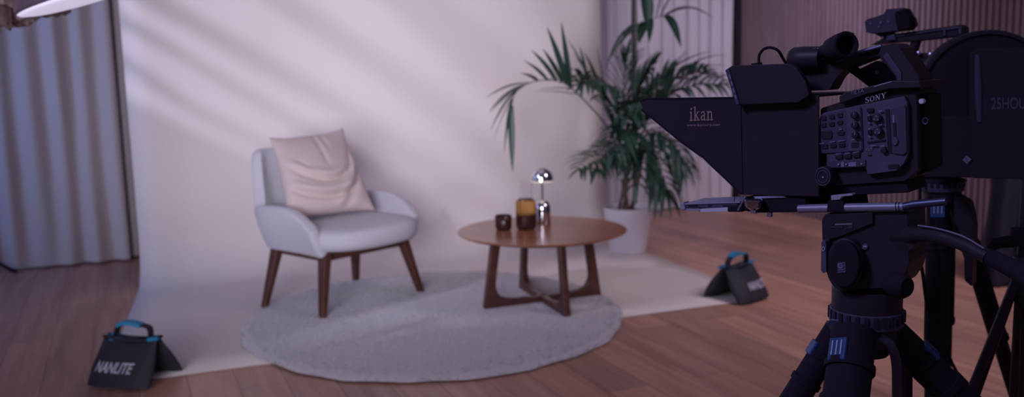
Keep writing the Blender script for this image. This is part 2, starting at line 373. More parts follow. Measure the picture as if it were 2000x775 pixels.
# armchair -------------------------------------------------------------------
CH = thing('armchair', 'pale grey wool armchair with a wrap-around shell and dark splayed wooden legs', 'armchair', (-0.975, 5.11, 0.0), rotz=math.atan2(-0.753, -0.658))
# plan path of the shell, near arm at +X, front at +Y
def plan(t):   # t in 0..1
    Lr = 0.40; Rr = 0.21; arc = Rr*PI/2; bk_ = 2*(0.385-Rr); tot = 2*Lr+2*arc+bk_; s = t*tot
    if s < Lr: return (.366+.019*s/Lr, .26-s), (1, 0)
    s -= Lr
    if s < arc: a = s/Rr; return (.385-Rr+Rr*math.cos(a), -.14-Rr*math.sin(a)), (math.cos(a), -math.sin(a))
    s -= arc
    if s < bk_: return (.385-Rr-s, -.14-Rr), (0, -1)
    s -= bk_
    if s < arc: a = PI/2+s/Rr; return (-.385+Rr+Rr*math.cos(a), -.14-Rr*math.sin(a)), (math.cos(a), -math.sin(a))
    s -= arc
    return (-.385+.019*s/Lr, -.14+s), (-1, 0)
NT = 60; outer = []
TT = [k/NT for k in range(NT+1)]
def top(t):
    q = min(t, 1-t)
    arm = 0.468 + 0.116*math.sin(PI/2*min(1, q/0.135))**.9 - 0.035*sstep(.2, .34, q)
    return arm + 0.315*sstep(0.315, 0.365, q)
rowsO = []; NSS = 12
for j in range(NSS+1):
    s = j/NSS; row = []
    for t in TT:
        (x, y), (nx, ny) = plan(t); zt = top(t); z = 0.338 + (zt-0.338)*s
        q = min(t, 1-t); back = sstep(0.28, 0.40, q)
        off = -0.050*(1-s)**2 - 0.022 + 0.012*s*(1-back) + back*0.085*max(0, (z-.36))/.5
        row.append(V((x+nx*off, y+ny*off, z)))
    rowsO.append(row)
MB().grid(rowsO).build('shell', 'greyfab', CH, smooth=True, solid=0.062, subsurf=2, local=True)
# seat pad: rounded block, front lip bowed forward
rows = []; NU = 40
def seat_ring(sc, z, yo=0.0):
    r = []
    for k in range(NU):
        a = 2*PI*k/NU; c, s_ = math.cos(a), math.sin(a); n_ = 4.2
        rr = (abs(c)**n_+abs(s_)**n_)**(-1/n_)
        x, y = (0.335+0.022*sstep(.1, .5, s_))*rr*c, 0.35*rr*s_
        if y > 0: y += 0.05*(1-(x/0.335)**2)
        r.append(V((x*sc, 0.02+y*sc+yo, z)))
    return r
for sc, z in [(0.0, .352), (.7, .350), (.9, .352), (.975, .368), (1.0, .40), (.995, .432), (.96, .458), (.88, .470), (.6, .474), (.3, .473), (0.0, .472)]:
    rows.append(seat_ring(max(sc, .002), z))
MB().grid(rows, closed=True).build('seat', 'greyfab', CH, smooth=True, subsurf=1, local=True)
feet = [(.374, .305), (.378, -.205), (-.312, -.26), (-.33, .30)]; tops = [(.27, .215), (.27, -.20), (-.27, -.20), (-.27, .215)]
for (fx, fy), (tx, ty) in zip(feet, tops):
    f, t = V((fx, fy, 0.014 if (fx, fy) != (.378, -.205) else 0.0065)), V((tx, ty, .352)); rows = []
    for s in (0, .5, .8, 1.0):
        c = f.lerp(t, s); hx = 0.0155+0.0085*s; hy = 0.017+0.016*s
        rows.append([c+V((x*hx, y*hy, 0)) for x, y in ((-1, -1), (1, -1), (1, 1), (-1, 1))])
    m_ = MB().grid(rows, closed=True); m_.f += [(0, 1, 2, 3), (12, 13, 14, 15)]
    m_.build('leg', 'chairwood', CH, bevel=0.004, local=True)
for p, q, w in [((.27, .215), (.27, -.20), .024), ((-.27, .215), (-.27, -.20), .024), ((.27, .215), (-.27, .215), .022), ((.27, -.20), (-.27, -.20), .022)]:
    a, b = V((*p, .325)), V((*q, .325)); d = (b-a).normalized(); n_ = V((-d.y, d.x, 0))*w/2
    MB().prism([a-n_-V((0, 0, .028)), a+n_-V((0, 0, .028)), a+n_+V((0, 0, .028)), a-n_+V((0, 0, .028))], b-a).build('seat_rail', 'chairwood', CH, bevel=0.004, local=True)
MB().box((0, 0, .343), (.5, .42, .018)).build('seat_base', 'strap', CH, local=True)

# cushion on the armchair ------------------------------------------------------
cu = thing('throw_cushion', 'square blush pink linen cushion leaning on the armchair back', 'cushion', (-0.975, 5.11, 0.0), rotz=math.atan2(-0.753, -0.658))
TLc, TRc, BRc, BLc = V((.222, -.295, .93)), V((-.285, -.285, .95)), V((-.215, .07, .492)), V((.31, -.05, .485))
NG = 44
def crease(x, y):
    d = 0.0
    # long folds sagging across the lower half, short folds under the top seam, a diagonal pull to the lower right corner
    for cx, cy, bow, dep, wd, x0, x1 in [(.05, -.16, .62, .020, .055, -.95, .75), (.0, -.56, .42, .022, .06, -.98, .8)]:
        yy = cy + bow*(x-cx)**2 - bow*0.2; g = math.exp(-((y-yy)/wd)**2); m_ = sstep(x0, x0+.4, x)*(1-sstep(x1-.4, x1, x))
        d += dep*m_*(-g + 0.8*math.exp(-((y-yy-.11)/.09)**2))
    for x0, x1, ya, yb, dep in [(.02, .10, .9, .05, .011), (.22, .27, .95, .45, .008), (-.55, -.15, .25, -.3, .008), (.55, .85, -.25, .5, .009)]:
        t = (y-ya)/(yb-ya) if yb != ya else 0
        if -0.1 < t < 1.1:
            xx = x0+(x1-x0)*t; d -= dep*math.exp(-((x-xx)/.035)**2)*sstep(-.1, .15, t)*(1-sstep(.8, 1.1, t))
    for k in range(3):
        o_ = .08+.17*k; u = (x-y*-1.0); g = ((x+.0)+(y+.0) - (.05+o_))/1.41
    dd = (0.75*(y+.95)-(x-.15)*1.0)
    d += 0.009*math.sin(dd*13)*math.exp(-(dd/.28)**2)*sstep(-.2, .4, x)*(1-sstep(.2, .5, y))
    return d
def pil(side):
    rows = []
    for i in range(NG+1):
        v = -1+2*i/NG; row = []
        for j in range(NG+1):
            u = -1+2*j/NG
            pin = 1-0.07*(1-abs(v)**2.5)*abs(u)**6 ; pin2 = 1-0.085*(1-abs(u)**2.5)*abs(v)**6
            uu, vv = u*pin, v*pin2
            a, b = (uu+1)/2, (vv+1)/2
            p = BLc.lerp(BRc, a).lerp(TLc.lerp(TRc, a), b)
            th = 0.088*((1-u*u)**.55)*((1-v*v)**.55)*(1.15-0.25*v)
            if side > 0 and abs(u) < .98 and abs(v) < .98: th += crease(u, v)*min(1, 6*(1-abs(u)))*min(1, 6*(1-abs(v)))*1.5
            row.append(p + PN*(th*side))
        rows.append(row)
    return rows
PN = (BRc-BLc).cross(TLc-BLc).normalized()
if PN.y < 0: PN = -PN
m_ = MB(); m_.grid(pil(1)); m_.grid(pil(-1))
me_ = m_.build('cushion_cover', 'pink', cu, smooth=True, local=True, angle=180)
bm = bmesh.new(); bm.from_mesh(me_.data); bmesh.ops.remove_doubles(bm, verts=bm.verts, dist=0.0015); bmesh.ops.recalc_face_normals(bm, faces=bm.faces); bm.to_mesh(me_.data); bm.free()
edge = []
for s_, fx in ((0, 1), (1, 2), (2, 3), (3, 0)):
    pass

# coffee table -----------------------------------------------------------------
TCX, TCY, TZ = 0.157, 4.875, 0.424
tb = thing('coffee_table', 'round walnut coffee table with crossed wishbone legs on the rug', 'coffee table', (TCX, TCY, 0))
tc = V((TCX, TCY, 0))
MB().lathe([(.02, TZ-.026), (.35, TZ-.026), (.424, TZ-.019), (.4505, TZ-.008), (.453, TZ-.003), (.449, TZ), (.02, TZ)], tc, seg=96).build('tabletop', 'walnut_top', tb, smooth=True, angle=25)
e1 = V((0.11, -0.316, 0)).normalized(); e2 = V((-0.322, -0.131, 0)).normalized()
LZ = 0.014
for e in (e1, e2):
    n_ = V((-e.y, e.x, 0))*0.0175
    for sgn in (1, -1):
        pr = [(.350, LZ), (.292, TZ-.024), (.240, TZ-.024), (.262, .26), (.276, .165), (.276, .135), (.266, .108), (.250, .086), (.205, .072), (.15, .066), (.15, LZ+.012), (.2, LZ+.004)]
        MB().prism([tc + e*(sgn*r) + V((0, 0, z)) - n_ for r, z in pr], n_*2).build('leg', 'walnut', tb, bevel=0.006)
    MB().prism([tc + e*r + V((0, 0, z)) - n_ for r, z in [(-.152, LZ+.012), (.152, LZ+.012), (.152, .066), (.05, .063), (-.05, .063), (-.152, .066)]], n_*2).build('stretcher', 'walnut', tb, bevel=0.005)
# things on the table
ca = thing('carafe', 'ribbed amber glass carafe with a tall clear neck, in the middle of the table', 'carafe', (0.073, 4.90, TZ))
cc = V((0.073, 4.90, TZ)); rows = []
for r, z in [(.004, .001), (.044, .001), (.051, .008), (.054, .025), (.054, .08), (.054, .135), (.052, .150), (.044, .160), (.040, .163)]:
    rows.append([cc+V(((r*(1+(.018*math.cos(20*a) if r > .05 else 0)))*math.cos(a), r*(1+(.018*math.cos(20*a) if r > .05 else 0))*math.sin(a), z)) for a in [2*PI*k/120 for k in range(120)]])
MB().grid(rows[4:], closed=True).build('body', 'amber', ca, smooth=True, angle=80)
MB().grid(rows[:5], closed=True).build('dark_base', 'amberdark', ca, smooth=True, angle=80)
MB().lathe([(.001, .006), (.046, .006), (.049, .012), (.0495, .088), (.001, .088)], cc, seg=40).build('drink', 'cola', ca, smooth=True)
MB().lathe([(.0405, .158), (.037, .172), (.036, .20), (.038, .255), (.0365, .2555), (.0345, .20), (.0355, .172), (.039, .158)], cc, seg=48, capa=False, capb=False).build('neck', 'clear', ca, smooth=True)
MB().tube([cc+V((.041*math.cos(2*PI*k/32), .041*math.sin(2*PI*k/32), .160)) for k in range(32)], .0035, 8, closed=True).build('collar', 'amberdark', ca, smooth=True)
tu = thing('tumbler', 'short dark amber glass tumbler, leftmost on the table', 'glass', (-0.049, 4.89, TZ))
cc = V((-0.049, 4.89, TZ)); rows = []
for r, z in [(.002, .001), (.036, .001), (.042, .006), (.044, .03), (.0445, .078), (.0425, .079), (.041, .03), (.038, .012), (.002, .010)]:
    rows.append([cc+V((r*(1+.02*math.cos(18*a)*(r > .0435))*math.cos(a), r*(1+.02*math.cos(18*a)*(r > .0435))*math.sin(a), z)) for a in [2*PI*k/108 for k in range(108)]])
MB().grid(rows, closed=True).build('glass_wall', 'amberdark', tu, smooth=True, angle=80)
lp = thing('table_lamp', 'chrome mushroom table lamp with a domed base, rightmost on the table', 'lamp', (0.168, 5.055, TZ))
cc = V((0.168, 5.055, TZ))
MB().lathe([(.003, 0), (.043, 0), (.0445, .003), (.0445, .085), (.042, .103), (.035, .118), (.024, .128), (.010, .132), (.003, .1325)], cc, seg=48).build('base', 'chrome', lp, smooth=True)
MB().lathe([(.005, .131), (.005, .285)], cc, seg=16).build('stem', 'chrome', lp, smooth=True)
MB().lathe([(.061, .242), (.0605, .256), (.056, .275), (.046, .292), (.032, .304), (.015, .311), (.002, .3125), (.002, .309), (.030, .300), (.052, .275), (.058, .242)], cc, seg=56, capa=False, capb=False).build('shade', 'chrome', lp, smooth=True, angle=50)
MB().lathe([(.004, .238), (.0575, .238), (.0585, .242), (.0575, .250), (.004, .256)], cc, seg=48).build('diffuser', 'glow', lp, smooth=True)

# potted palm --------------------------------------------------------------------
PC = V((0.80, 6.30, 0.0055))
palm = thing('potted_palm', 'tall kentia palm in a white tapered pot behind the coffee table', 'plant', PC)
MB().lathe([(.01, 0), (.118, 0), (.125, .006), (.155, .20), (.170, .305), (.171, .312), (.168, .316), (.160, .312), (.150, .27), (.01, .27)], PC, seg=64).build('pot', 'pot', palm, smooth=True)
MB().lathe([(.01, .262), (.149, .268), (.15, .278), (.08, .286), (.01, .29)], PC, seg=40).build('soil', 'soil', palm, smooth=True)

def leaflet(mb, base, tip, droop, w, side=V((0, 0, 1)), seg=7):
    base, tip = V(base), V(tip); ax = tip-base; L_ = ax.length
    if L_ < 1e-4: return
    vw = (EYE-base).normalized(); sd = ax.cross(side)
    if sd.length < 1e-4: sd = ax.cross(V((1, 0, 0)))
    sd.normalize(); up = sd.cross(ax).normalized(); k0 = len(mb.v); last = None
    for i in range(seg+1):
        t = i/seg; p = base + ax*t + V((0, 0, 1))*(droop*L_*math.sin(PI*t)*1.0)
        ww = w*(math.sin(PI*min(1, (0.12+0.88*t)**0.75))**0.8 if t < 1 else 0.02)
        ww = max(ww, w*0.05)
        mb.v += [p - sd*ww + up*ww*0.45, p, p + sd*ww + up*ww*0.45]
    for i in range(seg):
        a = k0+3*i; mb.f += [(a, a+1, a+4, a+3), (a+1, a+2, a+5, a+4)]
def frond(path, explicit=(), auto=None, seed=1, stem_r=0.006, mat='leaf'):
    """path: midrib points, explicit: (share along midrib, tip, arch, width), auto: dict for pairs of leaflets"""
    rnd = random.Random(seed); pts = spline(path, 10); n = len(pts)
    cum = [0]
    for i in range(1, n): cum.append(cum[-1]+(pts[i]-pts[i-1]).length)
    def P_(t):
        s = t*cum[-1]
        for i in range(1, n):
            if cum[i] >= s:
                f = (s-cum[i-1])/max(1e-6, cum[i]-cum[i-1]); return pts[i-1].lerp(pts[i], f), (pts[i]-pts[i-1]).normalized()
        return pts[-1], (pts[-1]-pts[-2]).normalized()
    mb = MB()
    mb.tube(pts, [stem_r*(1-0.75*i/(n-1)) for i in range(n)], 7)
    for t, tip, arch, w in explicit:
        p, d = P_(t); leaflet(mb, p, tip, arch, w)
    if auto:
        t0, cnt, ln, spread_, droop, w = auto['t0'], auto['n'], auto['len'], auto.get('spread', 1.0), auto.get('droop', .3), auto.get('w', .013)
        nrm = auto.get('nrm', V((0, -0.55, 0.85))).normalized()
        for i in range(cnt):
            t = t0+(1-t0)*i/(cnt-1); p, d = P_(t)
            sd = d.cross(nrm).normalized()
            sh = math.sin(PI*min(1, .18+.74*(i/(cnt-1))))*0.75+0.3
            for sg in (-1, 1):
                l = ln*sh*rnd.uniform(.82, 1.12)
                dirv = (d*rnd.uniform(.55, .85) + sd*sg*spread_*rnd.uniform(.7, 1.0) + nrm*rnd.uniform(-.05, .3)).normalized()
                tip = p + dirv*l - V((0, 0, 1))*droop*l*rnd.uniform(.6, 1.25)
                leaflet(mb, p, tip, 0.10+droop*.18, w*rnd.uniform(.8, 1.15))
        p, d = P_(1.0); leaflet(mb, p, p+d*ln*.55-V((0, 0, 1))*droop*ln*.3, .06, w)
    return mb.build('frond', mat, palm, smooth=True, angle=70)

# canes rising from the soil
for (x0, y0), (px, py, Y), r in [((-.03, .0), (1228, 300, 6.28), .013), ((.035, .02), (1245, 300, 6.34), .012), ((-.06, .03), (1222, 330, 6.36), .010), ((.0, -.04), (1215, 350, 6.22), .011), ((.02, .05), (1250, 340, 6.4), .010)]:
    b0 = PC+V((x0, y0, .28)); MB().tube(spline([b0, b0.lerp(at(px, py, Y), .5)+V((.004, 0, 0)), at(px, py, Y)], 5), r, 10).build('cane', 'cane', palm, smooth=True)
cr = lambda px, py, Y=6.28: at(px, py, Y)
# 1: the long arch reaching left in front of the backdrop
frond([cr(1224, 330), cr(1190, 255, 6.1), cr(1150, 205, 5.95), cr(1106, 165, 5.8), cr(1075, 157, 5.72), cr(1040, 160, 5.66), cr(1010, 178, 5.6), cr(998, 205, 5.58)],
      [(.62, cr(1096, 42, 5.70), .0, .020), (.65, cr(1068, 52, 5.66), .02, .026), (.68, cr(1060, 95, 5.6), .02, .020), (.72, cr(1037, 97, 5.6), .03, .024), (.77, cr(1023, 118, 5.6), .03, .024), (.82, cr(1016, 143, 5.55), .03, .024),
       (.86, cr(947, 193, 5.5), .07, .020), (.88, cr(955, 218, 5.45), .07, .018), (.90, cr(953, 224, 5.6), .05, .018), (.93, cr(958, 255, 5.5), .08, .016), (.95, cr(963, 278, 5.6), .08, .012), (.97, cr(985, 300, 5.55), .08, .018), (1.0, cr(1001, 336, 5.56), -.05, .020),
       (.60, cr(1050, 175, 5.5), .02, .012), (.57, cr(1160, 130, 5.7), .05, .014), (.55, cr(1042, 178, 5.6), .02, .012)], seed=2)
# 2: second arch starting higher, running along the first
frond([cr(1228, 300), cr(1212, 235, 6.2), cr(1175, 185, 6.1), cr(1140, 163, 6.0), cr(1100, 155, 5.9)],
      [(.7, cr(1108, 75, 5.9), .03, .012), (.75, cr(1132, 90, 5.9), .04, .012), (.6, cr(1140, 100, 6.0), .05, .018), (.55, cr(1165, 90, 6.1), .04, .014), (.85, cr(1090, 150, 5.8), .1, .018), (.8, cr(1112, 140, 5.7), .14, .020), (.9, cr(1060, 158, 5.8), .06, .018),
       (.66, cr(1090, 165, 5.7), .16, .018), (.5, cr(1130, 175, 5.7), .18, .020), (.45, cr(1150, 200, 5.8), .14, .020), (.62, cr(1118, 105, 6.0), .04, .012)], seed=3)
# 3: tall frond reaching out of the frame
frond([cr(1232, 300), cr(1228, 200, 6.3), cr(1236, 110, 6.3), cr(1256, 48, 6.25), cr(1288, 33, 6.2), cr(1300, 31, 6.18)],
      [(1.0, cr(1394, 36, 6.0), .17, .028), (1.0, cr(1330, 92, 5.95), .08, .034), (.86, cr(1248, 86, 6.05), .03, .034), (.90, cr(1268, 84, 6.05), .03, .024), (.88, cr(1262, -45, 6.2), .02, .040), (.94, cr(1300, -40, 6.2), .03, .020), (.97, cr(1322, -25, 6.2), .03, .018),
       (.82, cr(1180, 140, 6.1), .22, .024), (.80, cr(1192, 118, 6.2), .16, .026), (.84, cr(1212, 88, 6.0), .12, .030), (.86, cr(1242, -60, 6.3), .03, .030)], seed=4)
# 4: fronds leaning right behind the camera
frond([cr(1236, 300), cr(1250, 225, 6.35), cr(1285, 175, 6.4), cr(1330, 150, 6.45), cr(1375, 140, 6.5)],
      [(.6, cr(1345, 98, 6.5), .04, .014), (.7, cr(1422, 107, 6.4), .12, .022), (.8, cr(1425, 128, 6.5), .08, .018), (.9, cr(1430, 150, 6.4), .06, .018), (1., cr(1428, 165, 6.4), .05, .02)],
      dict(t0=.35, n=14, len=.24, droop=.10, w=.018, spread=.8), seed=5)
frond([cr(1240, 320), cr(1262, 240, 6.2), cr(1300, 192, 6.1), cr(1350, 168, 6.0), cr(1405, 165, 5.95)], (),
      dict(t0=.35, n=15, len=.25, droop=.25, w=.019, spread=.9), seed=6)
frond([cr(1238, 310), cr(1246, 230, 6.1), cr(1270, 178, 5.95), cr(1300, 150, 5.8)], [(.8, cr(1345, 96, 5.9), .05, .012), (.85, cr(1390, 100, 5.9), .1, .022)],
      dict(t0=.3, n=13, len=.24, droop=.2, w=.018), seed=7)
# 5: upright and leftward centre fronds
frond([cr(1228, 310), cr(1212, 240, 6.1), cr(1200, 185, 5.95), cr(1170, 160, 5.8), cr(1135, 165, 5.7)], (),
      dict(t0=.3, n=15, len=.22, droop=.35, w=.019), seed=8)
frond([cr(1230, 300), cr(1222, 220, 6.3), cr(1218, 160, 6.35), cr(1226, 110, 6.4)], [(.9, cr(1188, 98, 6.4), .02, .013), (.85, cr(1208, 92, 6.4), .01, .014), (.8, cr(1248, 100, 6.4), .01, .014)],
      dict(t0=.35, n=11, len=.24, droop=-.05, w=.015, spread=.6), seed=9)
frond([cr(1234, 300), cr(1236, 215, 6.2), cr(1252, 165, 6.1), cr(1275, 128, 6.0)], (),
      dict(t0=.35, n=13, len=.25, droop=.15, w=.018, spread=.9), seed=10)
frond([cr(1226, 320), cr(1204, 262, 6.2), cr(1188, 225, 6.1), cr(1180, 200, 6.0)], (), dict(t0=.3, n=11, len=.20, droop=.25, w=.018), seed=21)
frond([cr(1236, 330), cr(1246, 250, 6.0), cr(1262, 205, 5.8), cr(1292, 196, 5.6)], (), dict(t0=.25, n=14, len=.24, droop=.45, w=.019), seed=22)
# 6: drooping fronds to the lower right
frond([cr(1236, 340), cr(1256, 270, 6.1), cr(1288, 262, 5.95), cr(1320, 290, 5.85), cr(1338, 318, 5.8)], [(.7, cr(1358, 358, 5.8), .02, .026), (.6, cr(1318, 352, 5.85), .03, .020)],
      dict(t0=.25, n=13, len=.23, droop=.75, w=.017, spread=.55), seed=11)
frond([cr(1232, 350), cr(1246, 305, 6.1), cr(1270, 295, 5.9), cr(1290, 335, 5.8), cr(1300, 370, 5.75)], [(.8, cr(1278, 428, 5.75), .0, .024), (.9, cr(1292, 425, 5.7), .0, .022), (1., cr(1330, 428, 5.7), .04, .022), (.95, cr(1316, 405, 5.75), .05, .018), (.7, cr(1268, 420, 5.75), -.02, .022)],
      dict(t0=.3, n=13, len=.24, droop=.8, w=.018, spread=.6), seed=12)
frond([cr(1240, 330), cr(1262, 290, 6.3), cr(1300, 285, 6.3), cr(1335, 330, 6.25)], (), dict(t0=.3, n=12, len=.22, droop=.7, w=.014, spread=.7), seed=13)
# 7: low fronds to the left and centre
frond([cr(1224, 350), cr(1205, 312, 6.15), cr(1180, 308, 6.05), cr(1155, 318, 5.95), cr(1135, 330, 5.9)], (), dict(t0=.2, n=13, len=.22, droop=.25, w=.015), seed=14)
frond([cr(1228, 350), cr(1218, 300, 6.0), cr(1205, 285, 5.85), cr(1180, 300, 5.7), cr(1165, 330, 5.6)], (), dict(t0=.2, n=13, len=.2, droop=.45, w=.018), seed=15)
frond([cr(1230, 340), cr(1230, 280, 6.0), cr(1222, 255, 5.8), cr(1205, 268, 5.6), cr(1195, 300, 5.5)], (), dict(t0=.2, n=13, len=.2, droop=.5, w=.018), seed=16)
frond([cr(1234, 350), cr(1242, 310, 6.0), cr(1248, 300, 5.85), cr(1248, 330, 5.7), cr(1244, 360, 5.65)], (), dict(t0=.2, n=12, len=.2, droop=.6, w=.018), seed=17)
frond([cr(1230, 320), cr(1240, 250, 6.1), cr(1246, 215, 6.0), cr(1240, 200, 5.8), cr(1225, 225, 5.65)], (), dict(t0=.2, n=14, len=.22, droop=.5, w=.019), seed=18)

# sand bags -------------------------------------------------------------------------
def sandbag(label, loc, rot, name_w, tx=.36):
    t = thing('sandbag', label, 'sandbag', loc, 'saddle sandbags holding the paper corners', rotz=rot)
    for sg, nm in ((-1, 'pouch'), (1, 'pouch')):
        rows = []
        for i in range(13):
            s = i/12; z = 0.006+0.178*s
            yc = sg*(0.105*(1-s)**1.1+0.012); th = 0.052*math.sin(PI*min(1, .12+.86*s))**.6*(1-.35*s)*1.1
            hw = name_w/2*(1.0-0.10*s+0.03*math.sin(5*s)); r = []
            for k in range(28):
                a = 2*PI*k/28; c, s_ = math.cos(a), math.sin(a)
                x = hw*math.copysign(abs(c)**.45, c); y = th*math.copysign(abs(s_)**.8, s_)*(1-.55*abs(x/hw)**4)
                zz = z + (0.010*math.sin(9*x/hw+sg)*s) + (-.012*(1-abs(x/hw)**2)*s)
                r.append(V((x, yc+y, max(.004, zz))))
            rows.append(r)
        m_ = MB().grid(rows, closed=True); m_.f += [tuple(range(28)), tuple(range(12*28, 13*28))]
        m_.build(nm, 'bag', t, smooth=True, local=True, angle=60)
        MB().tube([V((-name_w*.44, sg*.018, .186)), V((-name_w*.2, sg*.022, .176)), V((0, sg*.022, .172)), V((name_w*.2, sg*.022, .176)), V((name_w*.44, sg*.018, .186))], .007, 8).build('piping', 'strap', t, smooth=True, local=True)
        x_ = (.30, .46) if sg < 0 else (-.46, -.26)
        MB().tube([V((name_w*x_[0], sg*.021, .179)), V((name_w*(x_[0]+x_[1])/2, sg*.020, .184)), V((name_w*x_[1], sg*.019, .187))], .009, 8).build('lining_edge', 'cyan', t, smooth=True, local=True)
        MB().tube([V((-name_w*.34*-sg, sg*.015, .176)), V((-name_w*.2*-sg, sg*.015, .174)), V((-name_w*.08*-sg, sg*.015, .168))], .010, 8).build('lining_edge', 'cyan', t, smooth=True, local=True)
    arc = spline([(-.085, 0, .165), (-.078, 0, .20), (-.055, -.004, .235), (-.01, -.006, .247), (.045, -.004, .238), (.085, 0, .225), (.088, 0, .17)], 6)
    def band(pts, w, th):
        rows = []
        for i, p in enumerate(pts):
            d = (pts[min(i+1, len(pts)-1)]-pts[max(i-1, 0)]).normalized(); n_ = V((0, 1, 0)); u = d.cross(n_).normalized()
            rows.append([p-n_*w-u*th, p+n_*w-u*th, p+n_*w+u*th, p-n_*w+u*th])
        m_ = MB().grid(rows, closed=True); m_.f += [(0, 1, 2, 3), tuple(range(len(m_.v)-4, len(m_.v)))]; return m_
    band(arc, .016, .004).build('handle', 'strap', t, smooth=True, local=True)
    band(arc[11:26], .0185, .0075).build('handle_grip', 'cyan', t, smooth=True, local=True)
    m_ = MB(); text_mesh(m_, 'NANLITE', (-name_w*tx, 0, .066), V((name_w*.62, 0, 0)), V((0, 0, .036)), V((0, -1, 0)), shear=.3, depth=.003, bold=.02)
    for p in m_.v:
        q_ = max(0.0, min(1.0, (p.z-.006)/.178)); th = 0.052*math.sin(PI*min(1, .12+.86*q_))**.6*(1-.35*q_)*1.1; hw = name_w/2*(1.0-0.10*q_+0.03*math.sin(5*q_))
        p.y += -(0.105*(1-q_)**1.1+0.012) - th*(1-.55*abs(p.x/hw)**4)*(max(0, 1-abs(p.x/hw)**(2/.45)))**.4 - .0005
    m_.build('lettering', 'print', t, local=True)
    return t
sandbag('charcoal sandbag with blue-gripped handle on the left front corner of the paper', on(266, 741), math.radians(-14), .295)
sandbag('charcoal sandbag with blue-gripped handle on the right corner of the paper, near the tripods', on(1440, 584)+V((0, 0.03, 0)), math.radians(40), .27, .18)
for o_ in bpy.data.objects:
    if o_.name.startswith('sandbag'): o_.location.z = 0.006
STRIPES = [
 [(180, 82, 12), (240, 120, 12), (381, 216, 12), (470, 262, 10), (640, 350, 9)],
 [(180, 8, 11), (240, 42, 11), (350, 105, 11), (467, 176, 11), (580, 242, 11), (760, 345, 12)],
 [(180, -80, 20), (260, -28, 20), (320, 11, 20), (558, 148, 20), (711, 238, 20), (882, 352, 20), (980, 420, 22)],
 [(440, -90, 26), (558, 6, 26), (723, 114, 26), (922, 256, 28), (1040, 380, 30)],
 [(700, -95, 44), (808, 0, 44), (978, 142, 52), (1180, 340, 60)],
]
FLAGS = [[(-60, 40), (240, 190), (467, 296), (700, 388), (900, 446), (1300, 520), (1300, 2400), (-400, 2400)],
         [(1010, -260), (1050, 20), (1130, 160), (1260, 420), (1700, 420), (1700, -260)],
         [(-400, -320), (-400, 1000), (160, 800), (228, 240), (222, -320)]]

# ------------------------------------------------------------------ unseen flag added before the projector, shaped to cast the wall stripes
WN = (BR-BL).cross(V((0, 0, 1))).normalized()
def wallpt(px, py):
    d = RM @ V(((px-1000)/FP, -(py-387.5)/FP, -1.0)); return EYE + d*(WN.dot(BL-EYE)/WN.dot(d))
GA = (V((-0.8, 6.3, 1.35)) - SPOT_AT).normalized(); GD = 1.35
def flagpt(px, py, d=0.0):
    w = wallpt(px, py); r = w-SPOT_AT; return SPOT_AT + r*((GD+d)/GA.dot(r))
def stripe(mb, pts):
    for (x0, y0, w0), (x1, y1, w1) in zip(pts, pts[1:]):
        l = math.hypot(x1-x0, y1-y0); nx, ny = -(y1-y0)/l, (x1-x0)/l
        a = [(x0+nx*w0, y0+ny*w0), (x1+nx*w1, y1+ny*w1), (x1-nx*w1, y1-ny*w1), (x0-nx*w0, y0-ny*w0)]
        mb.prism([flagpt(*p) for p in a], GA*0.006)
gob = thing('slatted_flag', 'unseen slatted flag on a stand, added to cut the projector light into backdrop stripes', 'light flag', (flagpt(600, 200).x-0.5, flagpt(600, 200).y-0.3, 0))
for pts in STRIPES:
    mb = MB(); stripe(mb, pts); mb.build('slat', 'black', gob)
for poly in FLAGS:
    mb = MB(); mb.prism([flagpt(*p) for p in poly], GA*0.006); mb.build('blackout_panel', 'cloth_black', gob)
q0, q1 = flagpt(-30, -320), flagpt(-30, 800)
MB().tube([V((q0.x, q0.y, 0)), V((q0.x, q0.y, q0.z))], .014, 10).build('stand_pole', 'black', gob)
MB().tube([flagpt(-30, -320, .012), q1+GA*.012], .010, 10).build('frame_bar', 'black', gob)

# ------------------------------------------------------------------ round softbox at the top left
sb = thing('softbox', 'lit round white softbox with crinkled silver back, at the top left corner', 'studio light', (-2.05, 3.0, 0))
scx = at(160, -1.5, 3.0); imv = (EYE-scx).normalized(); imr = V((0, 0, 1)).cross(imv).normalized(); imu = imv.cross(imr)
maj = (imr*.957 + imu*.29).normalized(); dn = (imr*.29 - imu*.957).normalized(); nr = (dn*.995 + imv*.098).normalized(); mn = nr.cross(maj).normalized()
SR = 0.196
rows = []
for r, h in [(.001, .012), (.5, .010), (.85, .005), (.97, .0), (1.0, -.006)]:
    rows.append([scx + (maj*math.cos(a)+mn*math.sin(a))*SR*r + nr*h for a in [2*PI*k/72 for k in range(72)]])
MB().grid(rows, closed=True).build('diffuser', 'diffusion', sb, smooth=True)
rows = []
for r, h in [(1.0, -.004), (1.02, -.012), (1.0, -.03), (.8, -.10), (.4, -.16), (.05, -.18)]:
    rows.append([scx + (maj*math.cos(a)+mn*math.sin(a))*SR*r + nr*h for a in [2*PI*k/72 for k in range(72)]])
MB().grid(rows, closed=True).build('shell', 'black', sb, smooth=True)
rnd = random.Random(4); rows = []
bc = at(-12, -55, 3.06); ph = [(rnd.uniform(3, 17), rnd.uniform(2, 9), rnd.uniform(0, 6)) for _ in range(7)]
for i in range(41):
    th_ = PI*i/40; row = []
    for k in range(80):
        a = 2*PI*k/80; d = sum(math.sin(p*th_+q*round(1)*0+s+round(q)*a) for p, q, s in ph)*.014
        e = V((math.sin(th_)*math.cos(a), math.sin(th_)*math.sin(a), math.cos(th_)))
        row.append(bc + imr*(e.x*(.205+d)) + imu*(e.z*(.150+d)) + imv*(e.y*(.13+d)))
    rows.append(row)
MB().grid(rows, closed=True).build('crinkled_lining', 'foil', sb, smooth=True, angle=12)
